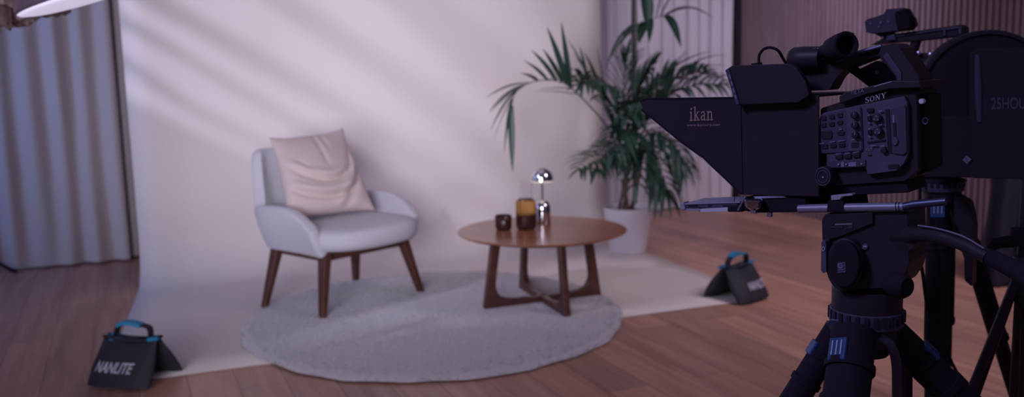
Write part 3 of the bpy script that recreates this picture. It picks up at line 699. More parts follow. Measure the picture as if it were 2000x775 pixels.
p0 = V((-2.05, 3.0, 0)); MB().tube([p0+V((0, 0, .05)), p0+V((0, 0, 2.1))], .016, 12).build('stand_pole', 'black', sb, smooth=True)
MB().tube([p0+V((0, 0, 2.05)), scx - nr*.12], .012, 10).build('boom_arm', 'black', sb, smooth=True)
for k in range(3):
    a = 2.2+2*PI*k/3; MB().tube([p0+V((0, 0, .5)), p0+V((.33*math.cos(a), .33*math.sin(a), .012))], .011, 8).build('leg', 'black', sb)
# stand whose foot pokes in at the left edge
fp = on(33, 534); lp_ = fp + V((-0.42, -0.36, 0))
ls = thing('light_stand', 'black light stand foot poking in at the left edge under the curtain', 'stand', lp_)
MB().tube([lp_+V((0, 0, .03)), lp_+V((0, 0, 1.6))], .017, 12).build('pole', 'black', ls, smooth=True)
for k in range(3):
    a = 2*PI*k/3; d = V((.62*math.cos(a), .62*math.sin(a), 0)); d = (fp-lp_) if k == 0 else d*.85
    if k: d = Matrix.Rotation(2*PI*k/3, 3, 'Z') @ (fp-lp_); d = d*.8
    l = MB().tube([lp_+V((0, 0, .42)), lp_+d*.97+V((0, 0, .020))], .013, 10).build('leg', 'black', ls, smooth=True)
    MB().tube([lp_+d*.94+V((0, 0, .030)), lp_+d+V((0, 0, .014))], .014, 10).build('rubber_foot', 'rubber', l, smooth=True)

# ------------------------------------------------------------------ foreground camera rig
P1 = Plane(1690, 300, 1.55, math.radians(40)); n1, u1 = P1.n, P1.u
def slab(pl, pix, d, th, mb=None, rnd_=None):
    mb = mb or MB(); pts = [pl(x, y, d) for x, y in pix]
    if rnd_: pts = rounded(pts, rnd_)
    return mb.prism(pts, -pl.n*th)
def disc(pl, px, py, rpx, d, th, mb=None, seg=28, ry=None):
    mb = mb or MB(); ry = ry or rpx
    return mb.prism([pl(px+rpx*math.cos(2*PI*k/seg), py+ry*math.sin(2*PI*k/seg), d) for k in range(seg)], -pl.n*th)
def ptext(pl, txt, x0, y0, x1, y1, cap, d, mat, parent, name='lettering', serif=False, **kw):
    """baseline from pixel (x0, y0) to (x1, y1), capitals cap pixels high"""
    mb = MB(); o = pl(x0, y0, d); xv = pl(x1, y1, d)-o; yv = pl(x0, y0-cap, d)-o
    (serif_text if serif else text_mesh)(mb, txt, o, xv, yv, pl.n, **kw)
    return mb.build(name, mat, parent)

CAMT = thing('cinema_camera', 'black cinema camera with buttoned grey side panel, on the front tripod', 'video camera', P1(1690, 390, -0.06))
body = slab(P1, [(1602, 212), (1640, 199), (1700, 185), (1772, 168), (1790, 178), (1794, 332), (1768, 354), (1606, 364), (1602, 350)], -0.006, .115, rnd_=.12).build('body', 'black', CAMT, bevel=0.004)
sp_ = slab(P1, [(1600, 222), (1684, 204), (1766, 188), (1772, 200), (1774, 300), (1768, 316), (1752, 334), (1694, 341), (1690, 326), (1616, 330), (1614, 301), (1600, 300)], 0.004, .014, rnd_=.15).build('side_panel', 'panel', CAMT, bevel=0.002)
slab(P1, [(1601, 224), (1682, 207), (1686, 296), (1604, 300)], 0.007, .005, rnd_=.08).build('control_plate', 'panel2', sp_, bevel=0.0012)
slab(P1, [(1653, 216), (1680, 210), (1683, 294), (1656, 296)], 0.0085, .003, rnd_=.08).build('dial_plate', 'panel', sp_, bevel=0.001)
slab(P1, [(1738, 213), (1768, 204), (1771, 296), (1764, 302), (1742, 299)], 0.008, .006, rnd_=.12).build('media_door', 'panel2', sp_, bevel=0.0015)
slab(P1, [(1729, 214), (1736, 213), (1742, 300), (1734, 299)], 0.0055, .003).build('door_groove', 'button', sp_)
slab(P1, [(1744, 240), (1749, 239), (1751, 284), (1746, 285)], 0.0095, .003, rnd_=.3).build('door_slot', 'button', sp_)
disc(P1, 1748, 275, 5, 0.011, .004, ry=8).build('door_latch', 'panel', sp_)
slab(P1, [(1614, 316), (1690, 312), (1690, 324), (1616, 328)], 0.0065, .004, rnd_=.1).build('socket_strip', 'panel2', sp_)
slab(P1, [(1696, 320), (1768, 312), (1764, 320), (1750, 333), (1698, 340)], 0.0075, .004, rnd_=.12).build('lower_plate', 'panel', sp_, bevel=0.001)
# buttons, knobs, dials
def btn(x, y, w, h, d=0.0092, mat='button', th=.005, name='button'):
    return slab(P1, [(x-w, y-h+w*.04), (x+w, y-h-w*.04), (x+w, y+h-w*.04), (x-w, y+h+w*.04)], d, th, rnd_=.3).build(name, mat, sp_, bevel=0.0008)
for x, y in [(1608, 231), (1624, 228), (1640, 225), (1608, 244), (1624, 242), (1640, 239)]: btn(x, y, 5.2, 4.6)
btn(1614, 263, 11, 8.5); btn(1642, 260, 7, 4.2)
for x, y in [(1610, 286), (1627, 284), (1644, 283)]: btn(x, y, 6, 4.6)
for x, y in [(1638, 307), (1655, 306), (1672, 304)]: btn(x, y, 7, 3.4, d=.0075)
for x, y, r in [(1667, 225, 6.6), (1668, 245, 6.6), (1669, 264, 6.6)]:
    kn = disc(P1, x, y, r, 0.0165, .010).build('dial', 'button', sp_, smooth=True, bevel=.0012); slab(P1, [(x-.8, y-5), (x+.8, y-5), (x+.8, y), (x-.8, y)], .0172, .001).build('dial_mark', 'legend', sp_)
btn(1670, 283, 8, 6)
for x, y in [(1711, 231), (1713, 257)]:
    disc(P1, x, y, 9.5, 0.012, .008).build('control_wheel', 'button', sp_, bevel=.0015); disc(P1, x, y, 6.3, 0.014, .003).build('wheel_hub', 'panel2', sp_, bevel=.001)
    for k in range(3): disc(P1, x+4.5*math.cos(2.1*k+.6), y+4.5*math.sin(2.1*k+.6), .9, .0148, .0012, seg=8).build('wheel_dot', 'silverprint', sp_)
for x, y in [(1697, 231), (1698, 258)]: btn(x, y, 3.4, 5, d=.008)
slab(P1, [(1694, 277), (1729, 272), (1729, 275), (1694, 280)], .0062, .003).build('seam', 'button', sp_)
btn(1699, 215, 6.5, 4, d=.008); disc(P1, 1725, 294, 5.8, .011, .006).build('knob', 'button', sp_, bevel=.001); btn(1698, 303, 4, 1.3, d=.006)
btn(1745, 325, 11, 4.5, d=.009)
for x, y in [(1637, 321), (1652, 321), (1682, 320)]: disc(P1, x, y, 1.4, .0095, .003, seg=10).build('screw', 'silverprint', sp_)
slab(P1, [(1643, 316), (1648, 316), (1648, 326), (1643, 326)], .0075, .002).build('legend', 'legend', sp_); slab(P1, [(1657, 317), (1672, 316), (1672, 325), (1657, 325)], .0075, .002).build('legend', 'legend', sp_)
for x0, y0, w in [(1600, 280, 10), (1620, 277, 11), (1637, 275, 13), (1632, 300, 11), (1649, 299, 11), (1666, 297, 12), (1716, 216, 7), (1716, 243, 7), (1695, 224, 4), (1695, 239, 4), (1696, 251, 4), (1696, 266, 4), (1639, 252, 5), (1662, 273, 14), (1700, 284, 12), (1720, 284, 7)]:
    h = 2.2 if w < 10 else 1.5
    slab(P1, [(x0, y0), (x0+w, y0-w*.13), (x0+w, y0+h-w*.13), (x0, y0+h)], .0095, .002).build('legend', 'legend', sp_)
slab(P1, [(1743, 225), (1746.5, 224), (1747, 240), (1743.5, 240)], .0088, .001).build('legend', 'legend', sp_)
ptext(P1, 'FX9', 1692, 296, 1704, 294, 6, .005, 'legend', sp_, shear=.1)
ptext(P1, 'SONY', 1690, 201.5, 1731, 190.5, 10.5, .0055, 'silverprint', sp_, serif=True, depth=.0008)
# cage plate along the top edge with its lettering
cg = slab(P1, [(1638, 189), (1650, 180), (1745, 157), (1796, 158), (1800, 172), (1772, 172), (1736, 174), (1690, 185), (1640, 203)], 0.009, .13).build('cage_plate', 'black', CAMT, bevel=.002)
slab(P1, [(1706, 168), (1741, 158), (1742, 160), (1707, 170)], .0098, .003).build('bright_edge', 'alu', cg)
ptext(P1, 'TILTA', 1662, 186, 1687, 180, 8, .0096, 'dimprint', cg, shear=.1)
disc(P1, 1799, 198, 5.2, .02, .012).build('record_button', 'white_dot', CAMT, smooth=True, bevel=.001)
rr = MB(); rr.tube([P1(1807+5*math.cos(2*PI*k/24), 236+6*math.sin(2*PI*k/24), .018) for k in range(24)], .0012, 6, closed=True); rr.build('socket_ring', 'darkalu', CAMT)
slab(P1, [(1786, 180), (1812, 186), (1815, 330), (1790, 344)], -.03, .08).build('rear_panel', 'rubber', CAMT, bevel=.003)
# rosette dial
rs = disc(P1, 1607, 345, 17, .022, .03, ry=20).build('rosette', 'button', CAMT, smooth=True, bevel=.002)
for r, dd in ((14.5, .0228), (10, .0228)):
    m_ = MB(); m_.tube([P1(1607+r*math.cos(2*PI*k/36), 345+r*1.18*math.sin(2*PI*k/36), dd) for k in range(36)], .0007, 6, closed=True); m_.build('rosette_ring', 'panel', rs)
disc(P1, 1607, 346, 1.5, .0235, .002, seg=10).build('rosette_screw', 'silverprint', rs)
# top handle: grip, sloped rear leg, front block
hd = slab(P1, [(1588, 112), (1626, 116), (1690, 94), (1728, 87), (1744, 92), (1726, 112), (1714, 110), (1690, 119), (1652, 134), (1634, 150), (1620, 176), (1560, 178), (1546, 130), (1552, 112)], -0.035, .045, rnd_=.15).build('handle', 'black', CAMT, bevel=.006)
slab(P1, [(1714, 108), (1722, 88), (1742, 84), (1757, 93), (1796, 150), (1798, 178), (1748, 180), (1750, 152)], -0.022, .075, rnd_=.12).build('handle_post', 'black', CAMT, bevel=.005)
slab(P1, [(1724, 111), (1732, 100), (1760, 140), (1762, 170), (1752, 170), (1751, 150)], -0.0195, .004).build('post_bevel', 'panel2', CAMT, bevel=.001)
m_ = MB(); m_.tube([P1(1634, 120, -.028), P1(1690, 99, -.028), P1(1722, 90, -.028)], .0035, 8); m_.build('grip_edge', 'darkalu', hd)
for k in range(14): disc(P1, 1703+(k % 4)*4.5, 100+(k//4)*4-(k % 4)*1.1, 1.2, -.0335, .003, seg=8).build('grip_dimple', 'rubber', hd)
# microphone holder on the handle front
m_ = MB(); a, b = P1(1541, 116, -.03), P1(1604, 113, -.03); ax = (b-a)
m_.lathe([(.004, 0), (.016, .002), (.021, .010), (.0215, ax.length*.5), (.020, ax.length)], a, ax, 28); m_.build('microphone_holder', 'black', CAMT, smooth=True, bevel=0, angle=50)
slab(P1, [(1576, 106), (1600, 94), (1632, 92), (1650, 104), (1640, 118), (1580, 116)], -.024, .035, rnd_=.15).build('viewfinder_mount', 'black', CAMT, bevel=.003)
for q in ([(1578, 99), (1590, 94), (1593, 97), (1582, 102)], [(1590, 97), (1602, 96), (1602, 99), (1590, 100)], [(1604, 103), (1615, 103), (1618, 105), (1605, 106)], [(1597, 93), (1610, 97), (1608, 98), (1596, 95)]):
    slab(P1, q, -.018, .008).build('bright_clamp', 'alu', CAMT)
# viewfinder tube
m_ = MB(); a, b = P1(1606, 101, -.02), P1(1654, 87, .035); ax = b-a; L_ = ax.length
m_.lathe([(.006, 0), (.011, .004), (.013, L_*.35), (.0185, L_*.42), (.0215, L_*.7), (.0225, L_*.97), (.0205, L_), (.017, L_*.995), (.015, L_*.7)], a, ax, 36, capb=True)
vf = m_.build('viewfinder', 'rubber', CAMT, smooth=True, angle=40)
slab(P1, [(1612, 84), (1640, 69), (1662, 63.5), (1664, 66), (1640, 73), (1616, 88)], .008, .012).build('viewfinder_ridge', 'darkalu', vf)
# monitor seen from behind with its cable
mo = slab(P1, [(1417, 136), (1430, 128), (1540, 124), (1556, 134), (1574, 160), (1580, 186), (1560, 200), (1440, 205), (1434, 196)], 0.03, .0165, rnd_=.1).build('monitor', 'black', CAMT, bevel=.003)
slab(P1, [(1416, 137), (1423, 133), (1444, 203), (1438, 206)], 0.034, .021, rnd_=.2).build('monitor_edge', 'panel2', mo, bevel=.002)
for y in (150, 163, 176, 189): slab(P1, [(1423+(y-150)*.28, y-4), (1425.5+(y-150)*.28, y-4), (1428+(y-150)*.28, y+4), (1425.5+(y-150)*.28, y+4)], .0348, .002).build('edge_port', 'legend', mo)
slab(P1, [(1466, 124), (1482, 122), (1484, 127), (1468, 128)], .02, .012).build('cable_socket', 'rubber', mo)
m_ = MB(); m_.tube(spline([P1(1482, 126, .012), P1(1483, 108, .012), P1(1492, 96, .008), P1(1506, 93, .004), P1(1520, 99, 0), P1(1528, 112, -.01), P1(1535, 124, -.02)], 6), .0026, 10); m_.build('cable', 'rubber', CAMT, smooth=True)
slab(P1, [(1652, 136), (1668, 130), (1712, 168), (1700, 172)], -.05, .02).build('lens_bracket', 'rubber', CAMT, bevel=.002)
slab(P1, [(1672, 138), (1712, 118), (1740, 128), (1746, 166), (1700, 172)], -.085, .03, rnd_=.15).build('far_side_module', 'panel2', CAMT, bevel=.004)
disc(P1, 1713, 141, 4.2, -.0835, .003).build('module_dot', 'pink_dot', CAMT)  # small pink dot on the far module
m_ = MB(); a = P1(1592, 290, -.062); m_.lathe([(.045, 0), (.048, .01), (.048, .06), (.055, .065), (.055, .11)], a, -u1, 32); m_.build('lens', 'black', CAMT, smooth=True, angle=40)
slab(P1, [(1600, 362), (1768, 350), (1776, 376), (1600, 384)], -.012, .10).build('base_plate', 'rubber', CAMT, bevel=.002)

# teleprompter on the camera front
TP = thing('teleprompter', 'black hooded teleprompter with printed side panel, in front of the camera lens', 'teleprompter', P1(1520, 400, -0.05))
HB = .235
bxp = [(1444, 189), (1599, 186), (1599, 382), (1450, 380)]
m_ = slab(P1, bxp, 0.012, .004); slab(P1, bxp, .016-HB, .004, m_)
for q in ([(1444, 189), (1600, 186), (1600, 189.5), (1444, 192.5)], [(1450, 376.5), (1600, 380.5), (1600, 384), (1450, 380)]): slab(P1, q, .0122, HB-.0004, m_)
bx = m_.build('mount_box', 'cloth_black', TP, bevel=.001)
hood_pts = [(1250, 197), (1262, 192), (1446, 189.5), (1450, 380), (1436, 368), (1400, 333), (1372, 306), (1350, 292), (1330, 278), (1257, 216)]
hs = slab(P1, hood_pts, 0.014, .004).build('hood_side', 'cloth_black', TP)
slab(P1, hood_pts, 0.014-HB, .004).build('hood_side', 'cloth_black', TP)
MB().prism([P1(1250, 196, .014), P1(1262, 191.5, .014), P1(1262, 191.5, .010-HB), P1(1250, 196, .010-HB)], V((0, 0, -.004))).build('hood_lip', 'cloth_black', TP)
MB().prism([P1(1262, 191.5, .014), P1(1447, 189, .014), P1(1447, 189, .010-HB), P1(1262, 191.5, .010-HB)], V((0, 0, -.004))).build('hood_top', 'cloth_black', TP)
m_ = MB(); m_.tube([P1(1253, 214, .015), P1(1330, 277, .015), P1(1352, 293, .015), P1(1374, 308, .015), P1(1448, 379, .015)], .0018, 8); m_.build('hood_hem', 'rubber', TP)
MB().prism([P1(1262, 218, .008), P1(1440, 370, .008), P1(1440, 370, .012-HB), P1(1262, 218, .012-HB)], V((0, 0, .002))).build('beam_glass', 'clear', TP)
ptext(P1, 'ikan', 1347, 236, 1393, 234.5, 27, .0150, 'gold', hs, serif=True, depth=.0006)
ptext(P1, 'www.ikancorp.com', 1342, 247, 1407, 246, 6.0, .0150, 'dimgold', hs)
# tablet cradle
tbp = slab(P1, [(1336, 397), (1440, 394), (1440, 404), (1338, 406)], 0.008, .09).build('tablet_tray', 'panel', TP, bevel=.001)
slab(P1, [(1334, 397), (1445, 393.5), (1445, 396), (1335, 399.5)], 0.010, .09).build('tray_lip', 'silvertray', TP)
for x0, x1 in ((1344, 1362), (1383, 1389), (1412, 1436)): slab(P1, [(x0, 400.5), (x1, 400), (x1, 403), (x0, 403.5)], .0088, .002).build('tray_slot', 'button', tbp)
slab(P1, [(1327, 397), (1336, 394), (1338, 410), (1330, 411)], 0.012, .02).build('corner_clamp', 'silvertray', TP, bevel=.002)
slab(P1, [(1366, 408), (1421, 405), (1421, 412.5), (1368, 414)], 0.012, .014, rnd_=.2).build('bright_cover', 'white_dot', TP, bevel=.001)
slab(P1, [(1338, 407), (1366, 407), (1366, 413), (1340, 411)], 0.008, .10).build('tray_bracket', 'silvertray', TP)
slab(P1, [(1421, 404), (1450, 398), (1450, 414), (1421, 414)], 0.010, .10).build('hinge_block', 'rubber', TP, bevel=.002)
m_ = MB(); m_.tube([P1(1441, 411, .02), P1(1456, 383, .02)], .0017, 8); m_.build('hinge_pin', 'alu', TP)
m_ = MB(); m_.tube(spline([P1(1434, 394, .01), P1(1436, 382, .01), P1(1444, 372, .01)], 6), .0007, 6); m_.build('thin_wire', 'rubber', TP)
m_ = MB(); m_.lathe([(.002, -.019), (.006, -.019), (.006, -.013), (.014, -.008), (.0165, .0), (.0165, .006), (.012, .008), (.002, .008)], P1(1472, 396, .02), (0, 0, 1), 28); m_.build('clamp_knob', 'chrome', TP, smooth=True)
slab(P1, [(1450, 386), (1535, 380), (1574, 388), (1574, 414), (1470, 416), (1450, 410)], 0.006, .12).build('rod_block', 'rubber', TP, bevel=.003)
slab(P1, [(1470, 384), (1530, 380), (1535, 386), (1478, 388)], 0.009, .02).build('release_plate', 'silvertray', TP, bevel=.001)
m_ = MB(); m_.lathe([(.0045, 0), (.0055, .001), (.0055, .008), (.004, .010)], P1(1503, 423, .0), (0, 0, 1), 16); m_.build('thumbscrew', 'alu', TP, smooth=True)
for dd in (.004, -.085):
    m_ = MB(); m_.tube([P1(1560, 407.5, dd), P1(1640, 405.5, dd), P1(1765, 403.5, dd)], .0075, 20); m_.build('rail_rod', 'rod', TP, smooth=True)
    for x in (1751, 1757): m_ = MB(); m_.tube([P1(x, 403.6, dd), P1(x+2, 403.5, dd)], .0079, 20); m_.build('rod_ring', 'button', TP)
    m_ = MB(); m_.tube([P1(1763, 403.5, dd), P1(1785, 399, dd), P1(1848, 393, dd)], .0066, 16); m_.build('rod_extension', 'darkalu', TP, smooth=True)
slab(P1, [(1622, 382), (1665, 378), (1665, 382), (1644, 384), (1640, 390), (1624, 391)], .014, .015).build('plate_lever', 'silvertray', TP, bevel=.001)
slab(P1, [(1616, 392), (1646, 390), (1650, 413), (1614, 414)], .012, .12).build('rod_clamp', 'rubber', TP, bevel=.002)

# front tripod
TC = P1(1693, 500, -.06)
TR = thing('tripod', 'black video tripod with blue-clipped legs, in front, carrying the cinema camera', 'tripod', (TC.x, TC.y, 0))
slab(P1, [(1606, 432), (1612, 420), (1630, 416), (1764, 413), (1772, 418), (1774, 470), (1776, 512), (1768, 540), (1752, 562), (1640, 566), (1622, 540), (1606, 500)], .0, .10, rnd_=.12).build('head', 'black', TR, bevel=.004)
pl_ = slab(P1, [(1605, 430), (1612, 418), (1704, 415), (1704, 436), (1640, 462), (1606, 470)], .006, .03, rnd_=.1).build('head_plate', 'black', TR, bevel=.002)
slab(P1, [(1631, 437), (1664, 436), (1664, 438.6), (1631, 439.6)], .0075, .002).build('scale_line', 'alu', pl_); slab(P1, [(1622, 443), (1646, 442), (1646, 444.5), (1622, 445)], .0075, .002).build('scale_line', 'darkalu', pl_); slab(P1, [(1657, 440), (1665, 440), (1665, 446), (1657, 446)], .0075, .002).build('scale_line', 'darkalu', pl_)
dk = disc(P1, 1648, 517, 30, .03, .03, ry=46, seg=40).build('drag_dial', 'rubber', TR, smooth=True, bevel=.004)
disc(P1, 1648, 517, 36, .02, .02, ry=52, seg=40).build('dial_rim', 'black', TR, smooth=True, bevel=.003)
slab(P1, [(1635, 513), (1651, 511), (1652, 532), (1636, 534)], .0315, .002, rnd_=.1).build('emblem', 'panel', dk)
m_ = MB(); m_.tube([P1(1642+5*math.cos(t), 519+4*math.sin(t), .0322) for t in [.5+k*.28 for k in range(18)]], .0011, 6); m_.tube([P1(1638, 519, .0322), P1(1647, 519, .0322)], .0009, 6); m_.tube([P1(1639, 527, .0322), P1(1648, 526, .0322)], .0008, 6); m_.build('emblem_mark', 'legend', dk)
lv = slab(P1, [(1604, 473), (1609, 468), (1613, 472), (1614, 531), (1608, 534), (1603, 528)], .025, .02, rnd_=.2).build('lock_lever', 'panel', TR, bevel=.002)
m_ = MB(); m_.tube([P1(1608+2.6*math.cos(2*PI*k/16), 486+3.8*math.sin(2*PI*k/16), .026) for k in range(16)], .0008, 6, closed=True); m_.build('lever_ring', 'silverprint', lv)
disc(P1, 1689, 482, 6, .004, .006).build('screw', 'panel', TR, bevel=.001); slab(P1, [(1686, 480), (1693, 480.5), (1693, 482.5), (1686, 482)], .005, .001).build('screw_slot', 'silverprint', TR)
kb = MB(); kb.lathe([(.003, 0), (.018, .0), (.021, .006), (.021, .028), (.016, .036)], P1(1738, 553, -.0), u1*.9+n1*.4, 24); kb.build('pan_lock_knob', 'rubber', TR, smooth=True, angle=40)
bc_ = P1(1693, 582, -.055)
def zc(py): return P1(1693, py, -.055).z
def ring(py0, py1, r, mat, name, par=TR, mbv=.002, c=bc_):
    z0, z1 = zc(py1)-c.z, zc(py0)-c.z
    return MB().lathe([(.01, z0), (r-.002, z0), (r, z0+.002), (r, z1-.002), (r-.002, z1), (.01, z1)], c, seg=48).build(name, mat, par, smooth=True, angle=40)
RR = .0625
ring(560, 603, RR-.003, 'black', 'bowl')
rg = ring(601, 631, RR, 'panel2', 'leveling_ring')
for k in range(26):
    a = 2*PI*k/26; p = V((bc_.x, bc_.y, (zc(603)+zc(621))/2)); e = V((math.cos(a), math.sin(a), 0)); Rz = Matrix.Rotation(a, 3, 'Z')
    MB().box(p+e*(RR+.0005), (.005, .0075, zc(603)-zc(622)), Rz).build('grip_rib', 'button', rg, bevel=.001)
ring(629, 668, .052, 'black', 'leg_collar'); ring(664, 690, .040, 'rubber', 'collar_base')
# pan handle
m_ = MB(); m_.tube(spline([P1(1752, 462, -.03), P1(1786, 458, .0), P1(1830, 460, .02), P1(1880, 476, .04), P1(1930, 502, .06)], 6), [.022, .020, .018, .016, .015, .014]+[.0125]*9+[.011]*10, 14)
ph_ = m_.build('pan_handle', 'black', TR, smooth=True)
m_ = MB(); m_.tube(spline([P1(1793, 440, .02), P1(1830, 446, .035), P1(1880, 461, .055), P1(1922, 485, .07)], 6), .0013, 6); m_.build('handle_edge', 'dimprint', ph_)
m_ = MB(); m_.tube([P1(1926, 498, .05), P1(1990, 530, .10), P1(2080, 590, .17)], [.012, .0145, .0145], 14); m_.build('pan_handle_grip', 'rubber', ph_, smooth=True)
m_ = MB(); m_.lathe([(.004, -.02), (.022, -.02), (.026, 0), (.022, .02), (.004, .02)], P1(1770, 462, -.02), n1, 24); m_.build('handle_rosette', 'black', TR, smooth=True, angle=40)
def leg(par, top, low, r0, r1, clip=None, turn=0.0, stripes=True, name='leg', mats=('rubber', 'rubber')):
    d = (low-top); t = top.z/(top.z-low.z); foot = top + d*t; foot.z = 0.012
    ax = (foot-top); L_ = ax.length; x = ax.normalized()
    l = MB().tube([top, top+ax*.42], [r0, r0], 18).build(name, mats[0], par, smooth=True, angle=60)
    MB().tube([top+ax*.40, top+ax*.985], [r1, r1*.9], 16).build('lower_tube', mats[1], l, smooth=True, angle=60)
    for s in (.06, .12, .41, .72): MB().tube([top+ax*s, top+ax*(s+.012)], r0*1.12, 18).build('lock_ring', 'rubber', l, smooth=True, angle=60)
    MB().tube([top+ax*.98, foot], r1*1.15, 14).build('rubber_foot', 'rubber', l, smooth=True, angle=60)
    if clip:
        cpos, hw, hl = clip; c = top+ax*(cpos/L_); vv = (EYE-c); vv = Matrix.Rotation(turn, 3, x) @ (vv-x*vv.dot(x)).normalized(); s_ = x.cross(vv); c = c+vv*(r0*.98)
        if s_.z < 0: pass
        R_ = Matrix((s_, x, vv)).transposed()
        cl = MB().box(c, (hw*2, hl*2, .008), R_).build('flip_clip', 'blueclip', l, bevel=.003)
        for k in ((-1, 0, 1) if stripes else ()): MB().box(c+vv*.0045+s_*(k*hw*.52)-x*hl*.08, (hw*.14, hl*1.25, .002), R_).build('clip_stripe', 'silverprint', cl)
    return l
def to(px, py, Y): return at(px, py, Y)
leg(TR, to(1640, 640, 1.62), to(1556, 775, 1.62), .025, .019, (.055, .012, .014), 1.1, False)
leg(TR, to(1668, 646, 1.54), to(1652, 775, 1.475), .0375, .029, (.050, .0165, .021), .62)
leg(TR, to(1738, 648, 1.62), to(1868, 775, 1.60), .030, .024, (.07, .014, .018), -1.2, False)
m_ = MB(); m_.tube([to(1762, 700, 1.75), to(1762, 900, 1.75)], .019, 16); m_.build('centre_column', 'rubber', TR, smooth=True)
m_ = MB(); m_.tube(spline([to(1716, 655, 1.55), to(1738, 672, 1.55), to(1750, 705, 1.56), to(1752, 760, 1.58), to(1753, 830, 1.6)], 5), .0085, 10); m_.build('spreader_strap', 'panel2', TR, smooth=True)
slab(P1, [(1612, 632), (1622, 622), (1644, 624), (1638, 640), (1622, 648)], .0, .03).build('leg_bracket', 'darkalu', TR, bevel=.003)

# ------------------------------------------------------------------ second rig behind
P2 = Plane(1835, 250, 2.3, math.radians(38)); n2 = P2.n
C2 = thing('video_camera', 'second black camera rig with big round housing, behind at the right edge', 'video camera', P2(1835, 345, -.08))
b2 = slab(P2, [(1790, 150), (1812, 112), (1850, 104), (1990, 110), (2075, 130), (2080, 344), (1800, 347), (1786, 330)], -.07, .16, rnd_=.1).build('body', 'black', C2, bevel=.004)
# round drum housing, its axis turned to the viewer's right
dc = P2(1921, 184, .03); axd = (n2*.92 + P2.u*.40).normalized(); DR = .151
hz = MB(); hz.lathe([(.01, -.055), (DR-.012, -.055), (DR-.002, -.045), (DR, -.035), (DR, -.028), (DR-.005, -.025), (DR-.005, -.012), (DR, -.008), (DR, .02), (DR-.003, .024), (DR-.010, .025), (DR-.012, .018), (.01, .016)], dc, axd, 96)
hz.build('round_housing', 'black', C2, smooth=True, angle=30)
m_ = MB(); m_.tube([dc + (V((axd.y, -axd.x, 0)).normalized()*math.cos(t)*-1 + V((0, 0, 1))*math.sin(t))*(DR+.0005) - axd*.003 for t in [-.9+k*.1 for k in range(30)]], .0012, 6)
P3 = Plane(1950, 220, 2.12, math.radians(24)); n3 = P3.n
bt = slab(P3, [(1896, 104), (1915, 95), (2085, 92), (2090, 352), (1893, 348)], 0.02, .16, rnd_=.07).build('battery_box', 'cloth_black', C2, bevel=.008)
m_ = MB(); m_.tube([P3(1909, 106, .018), P3(1911, 170, .018), P3(1913, 238, .018)], [.006, .009, .006], 12); m_.build('box_edge_highlight', 'panel2', bt, smooth=True)  # lighter tube stands in for the highlight on the rounded box edge
ptext(P3, '25HOUR', 1936, 213, 2018, 212, 22, .0206, 'faintprint', bt, bold=.012)
slab(P3, [(1880, 312), (1888, 304), (1897, 311), (1889, 320)], .026, .003).build('diamond_badge', 'dimprint', C2)
m_ = MB(); m_.tube([P3(1886, 308, .0265), P3(1889, 311, .0268), P3(1888, 314, .0268), P3(1891, 317, .0265)], .0007, 6); m_.build('badge_mark', 'button', C2)
slab(P3, [(1816, 230), (1900, 226), (1904, 347), (1812, 347)], -.0, .14, rnd_=.1).build('mount_block', 'cloth_black', C2, bevel=.006)
# top arm with finder block
slab(P2, [(1688, 78), (1735, 68), (1876, 48), (1884, 52), (1884, 70), (1790, 80), (1700, 88)][1:], -.02, .05).build('top_arm', 'black', C2, bevel=.003)
m_ = MB(); m_.tube([P2(1745, 72, -.018), P2(1872, 53, -.018)], .0025, 8); m_.build('arm_groove', 'panel2', C2)
for q in ([(1842, 56), (1878, 51), (1878, 54.5), (1842, 59.5)], [(1842, 57), (1847, 56), (1847, 70), (1842, 70)], [(1872, 52), (1878, 51), (1878, 66), (1872, 66)]):
    slab(P2, q, -.014, .012).build('arm_bracket', 'panel', C2, bevel=.001)
fb = slab(P2, [(1688, 42), (1694, 37), (1712, 32), (1726, 27), (1730, 18), (1764, 15), (1769, 26), (1776, 34), (1779, 48), (1770, 58), (1738, 62), (1704, 66), (1691, 63)], .0, .07, rnd_=.12).build('finder_block', 'panel2', C2, bevel=.004)
slab(P2, [(1746, 24), (1764, 17), (1779, 38), (1776, 56), (1752, 60)], .012, .05, rnd_=.2).build('finder_eyecup', 'rubber', fb, bevel=.004)
slab(P2, [(1706, 64), (1740, 60), (1740, 68), (1720, 73)], -.01, .04, rnd_=.15).build('finder_foot', 'rubber', fb, bevel=.003)
for x, y, r in [(1700, 46, 2), (1720, 44, 2.5), (1716, 52, 2), (1734, 42, 2)]: disc(P2, x, y, r, .003, .004, seg=12).build('finder_button', 'legend', fb)
slab(P2, [(1730, 68), (1748, 66), (1750, 78), (1732, 80)], -.012, .02).build('arm_clamp', 'darkalu', C2, bevel=.002)
m_ = MB(); m_.tube(spline([P2(1792, 74, -.04), P2(1787, 88, -.04), P2(1782, 108, -.04), P2(1780, 150, -.05)], 4), .0125, 12); m_.build('arm_post', 'black', C2, smooth=True)
slab(P2, [(1776, 108), (1792, 104), (1812, 103), (1824, 108), (1824, 170), (1776, 170)], -.03, .08).build('arm_base', 'black', C2, bevel=.005)
for x, y in ((1794, 104), (1817, 107)):
    m_ = MB(); m_.lathe([(.002, -.005), (.005, -.004), (.0062, 0), (.005, .004), (.002, .005)], P2(x, y, -.02), n2, 16); m_.build('bright_knob', 'alu', C2, smooth=True)
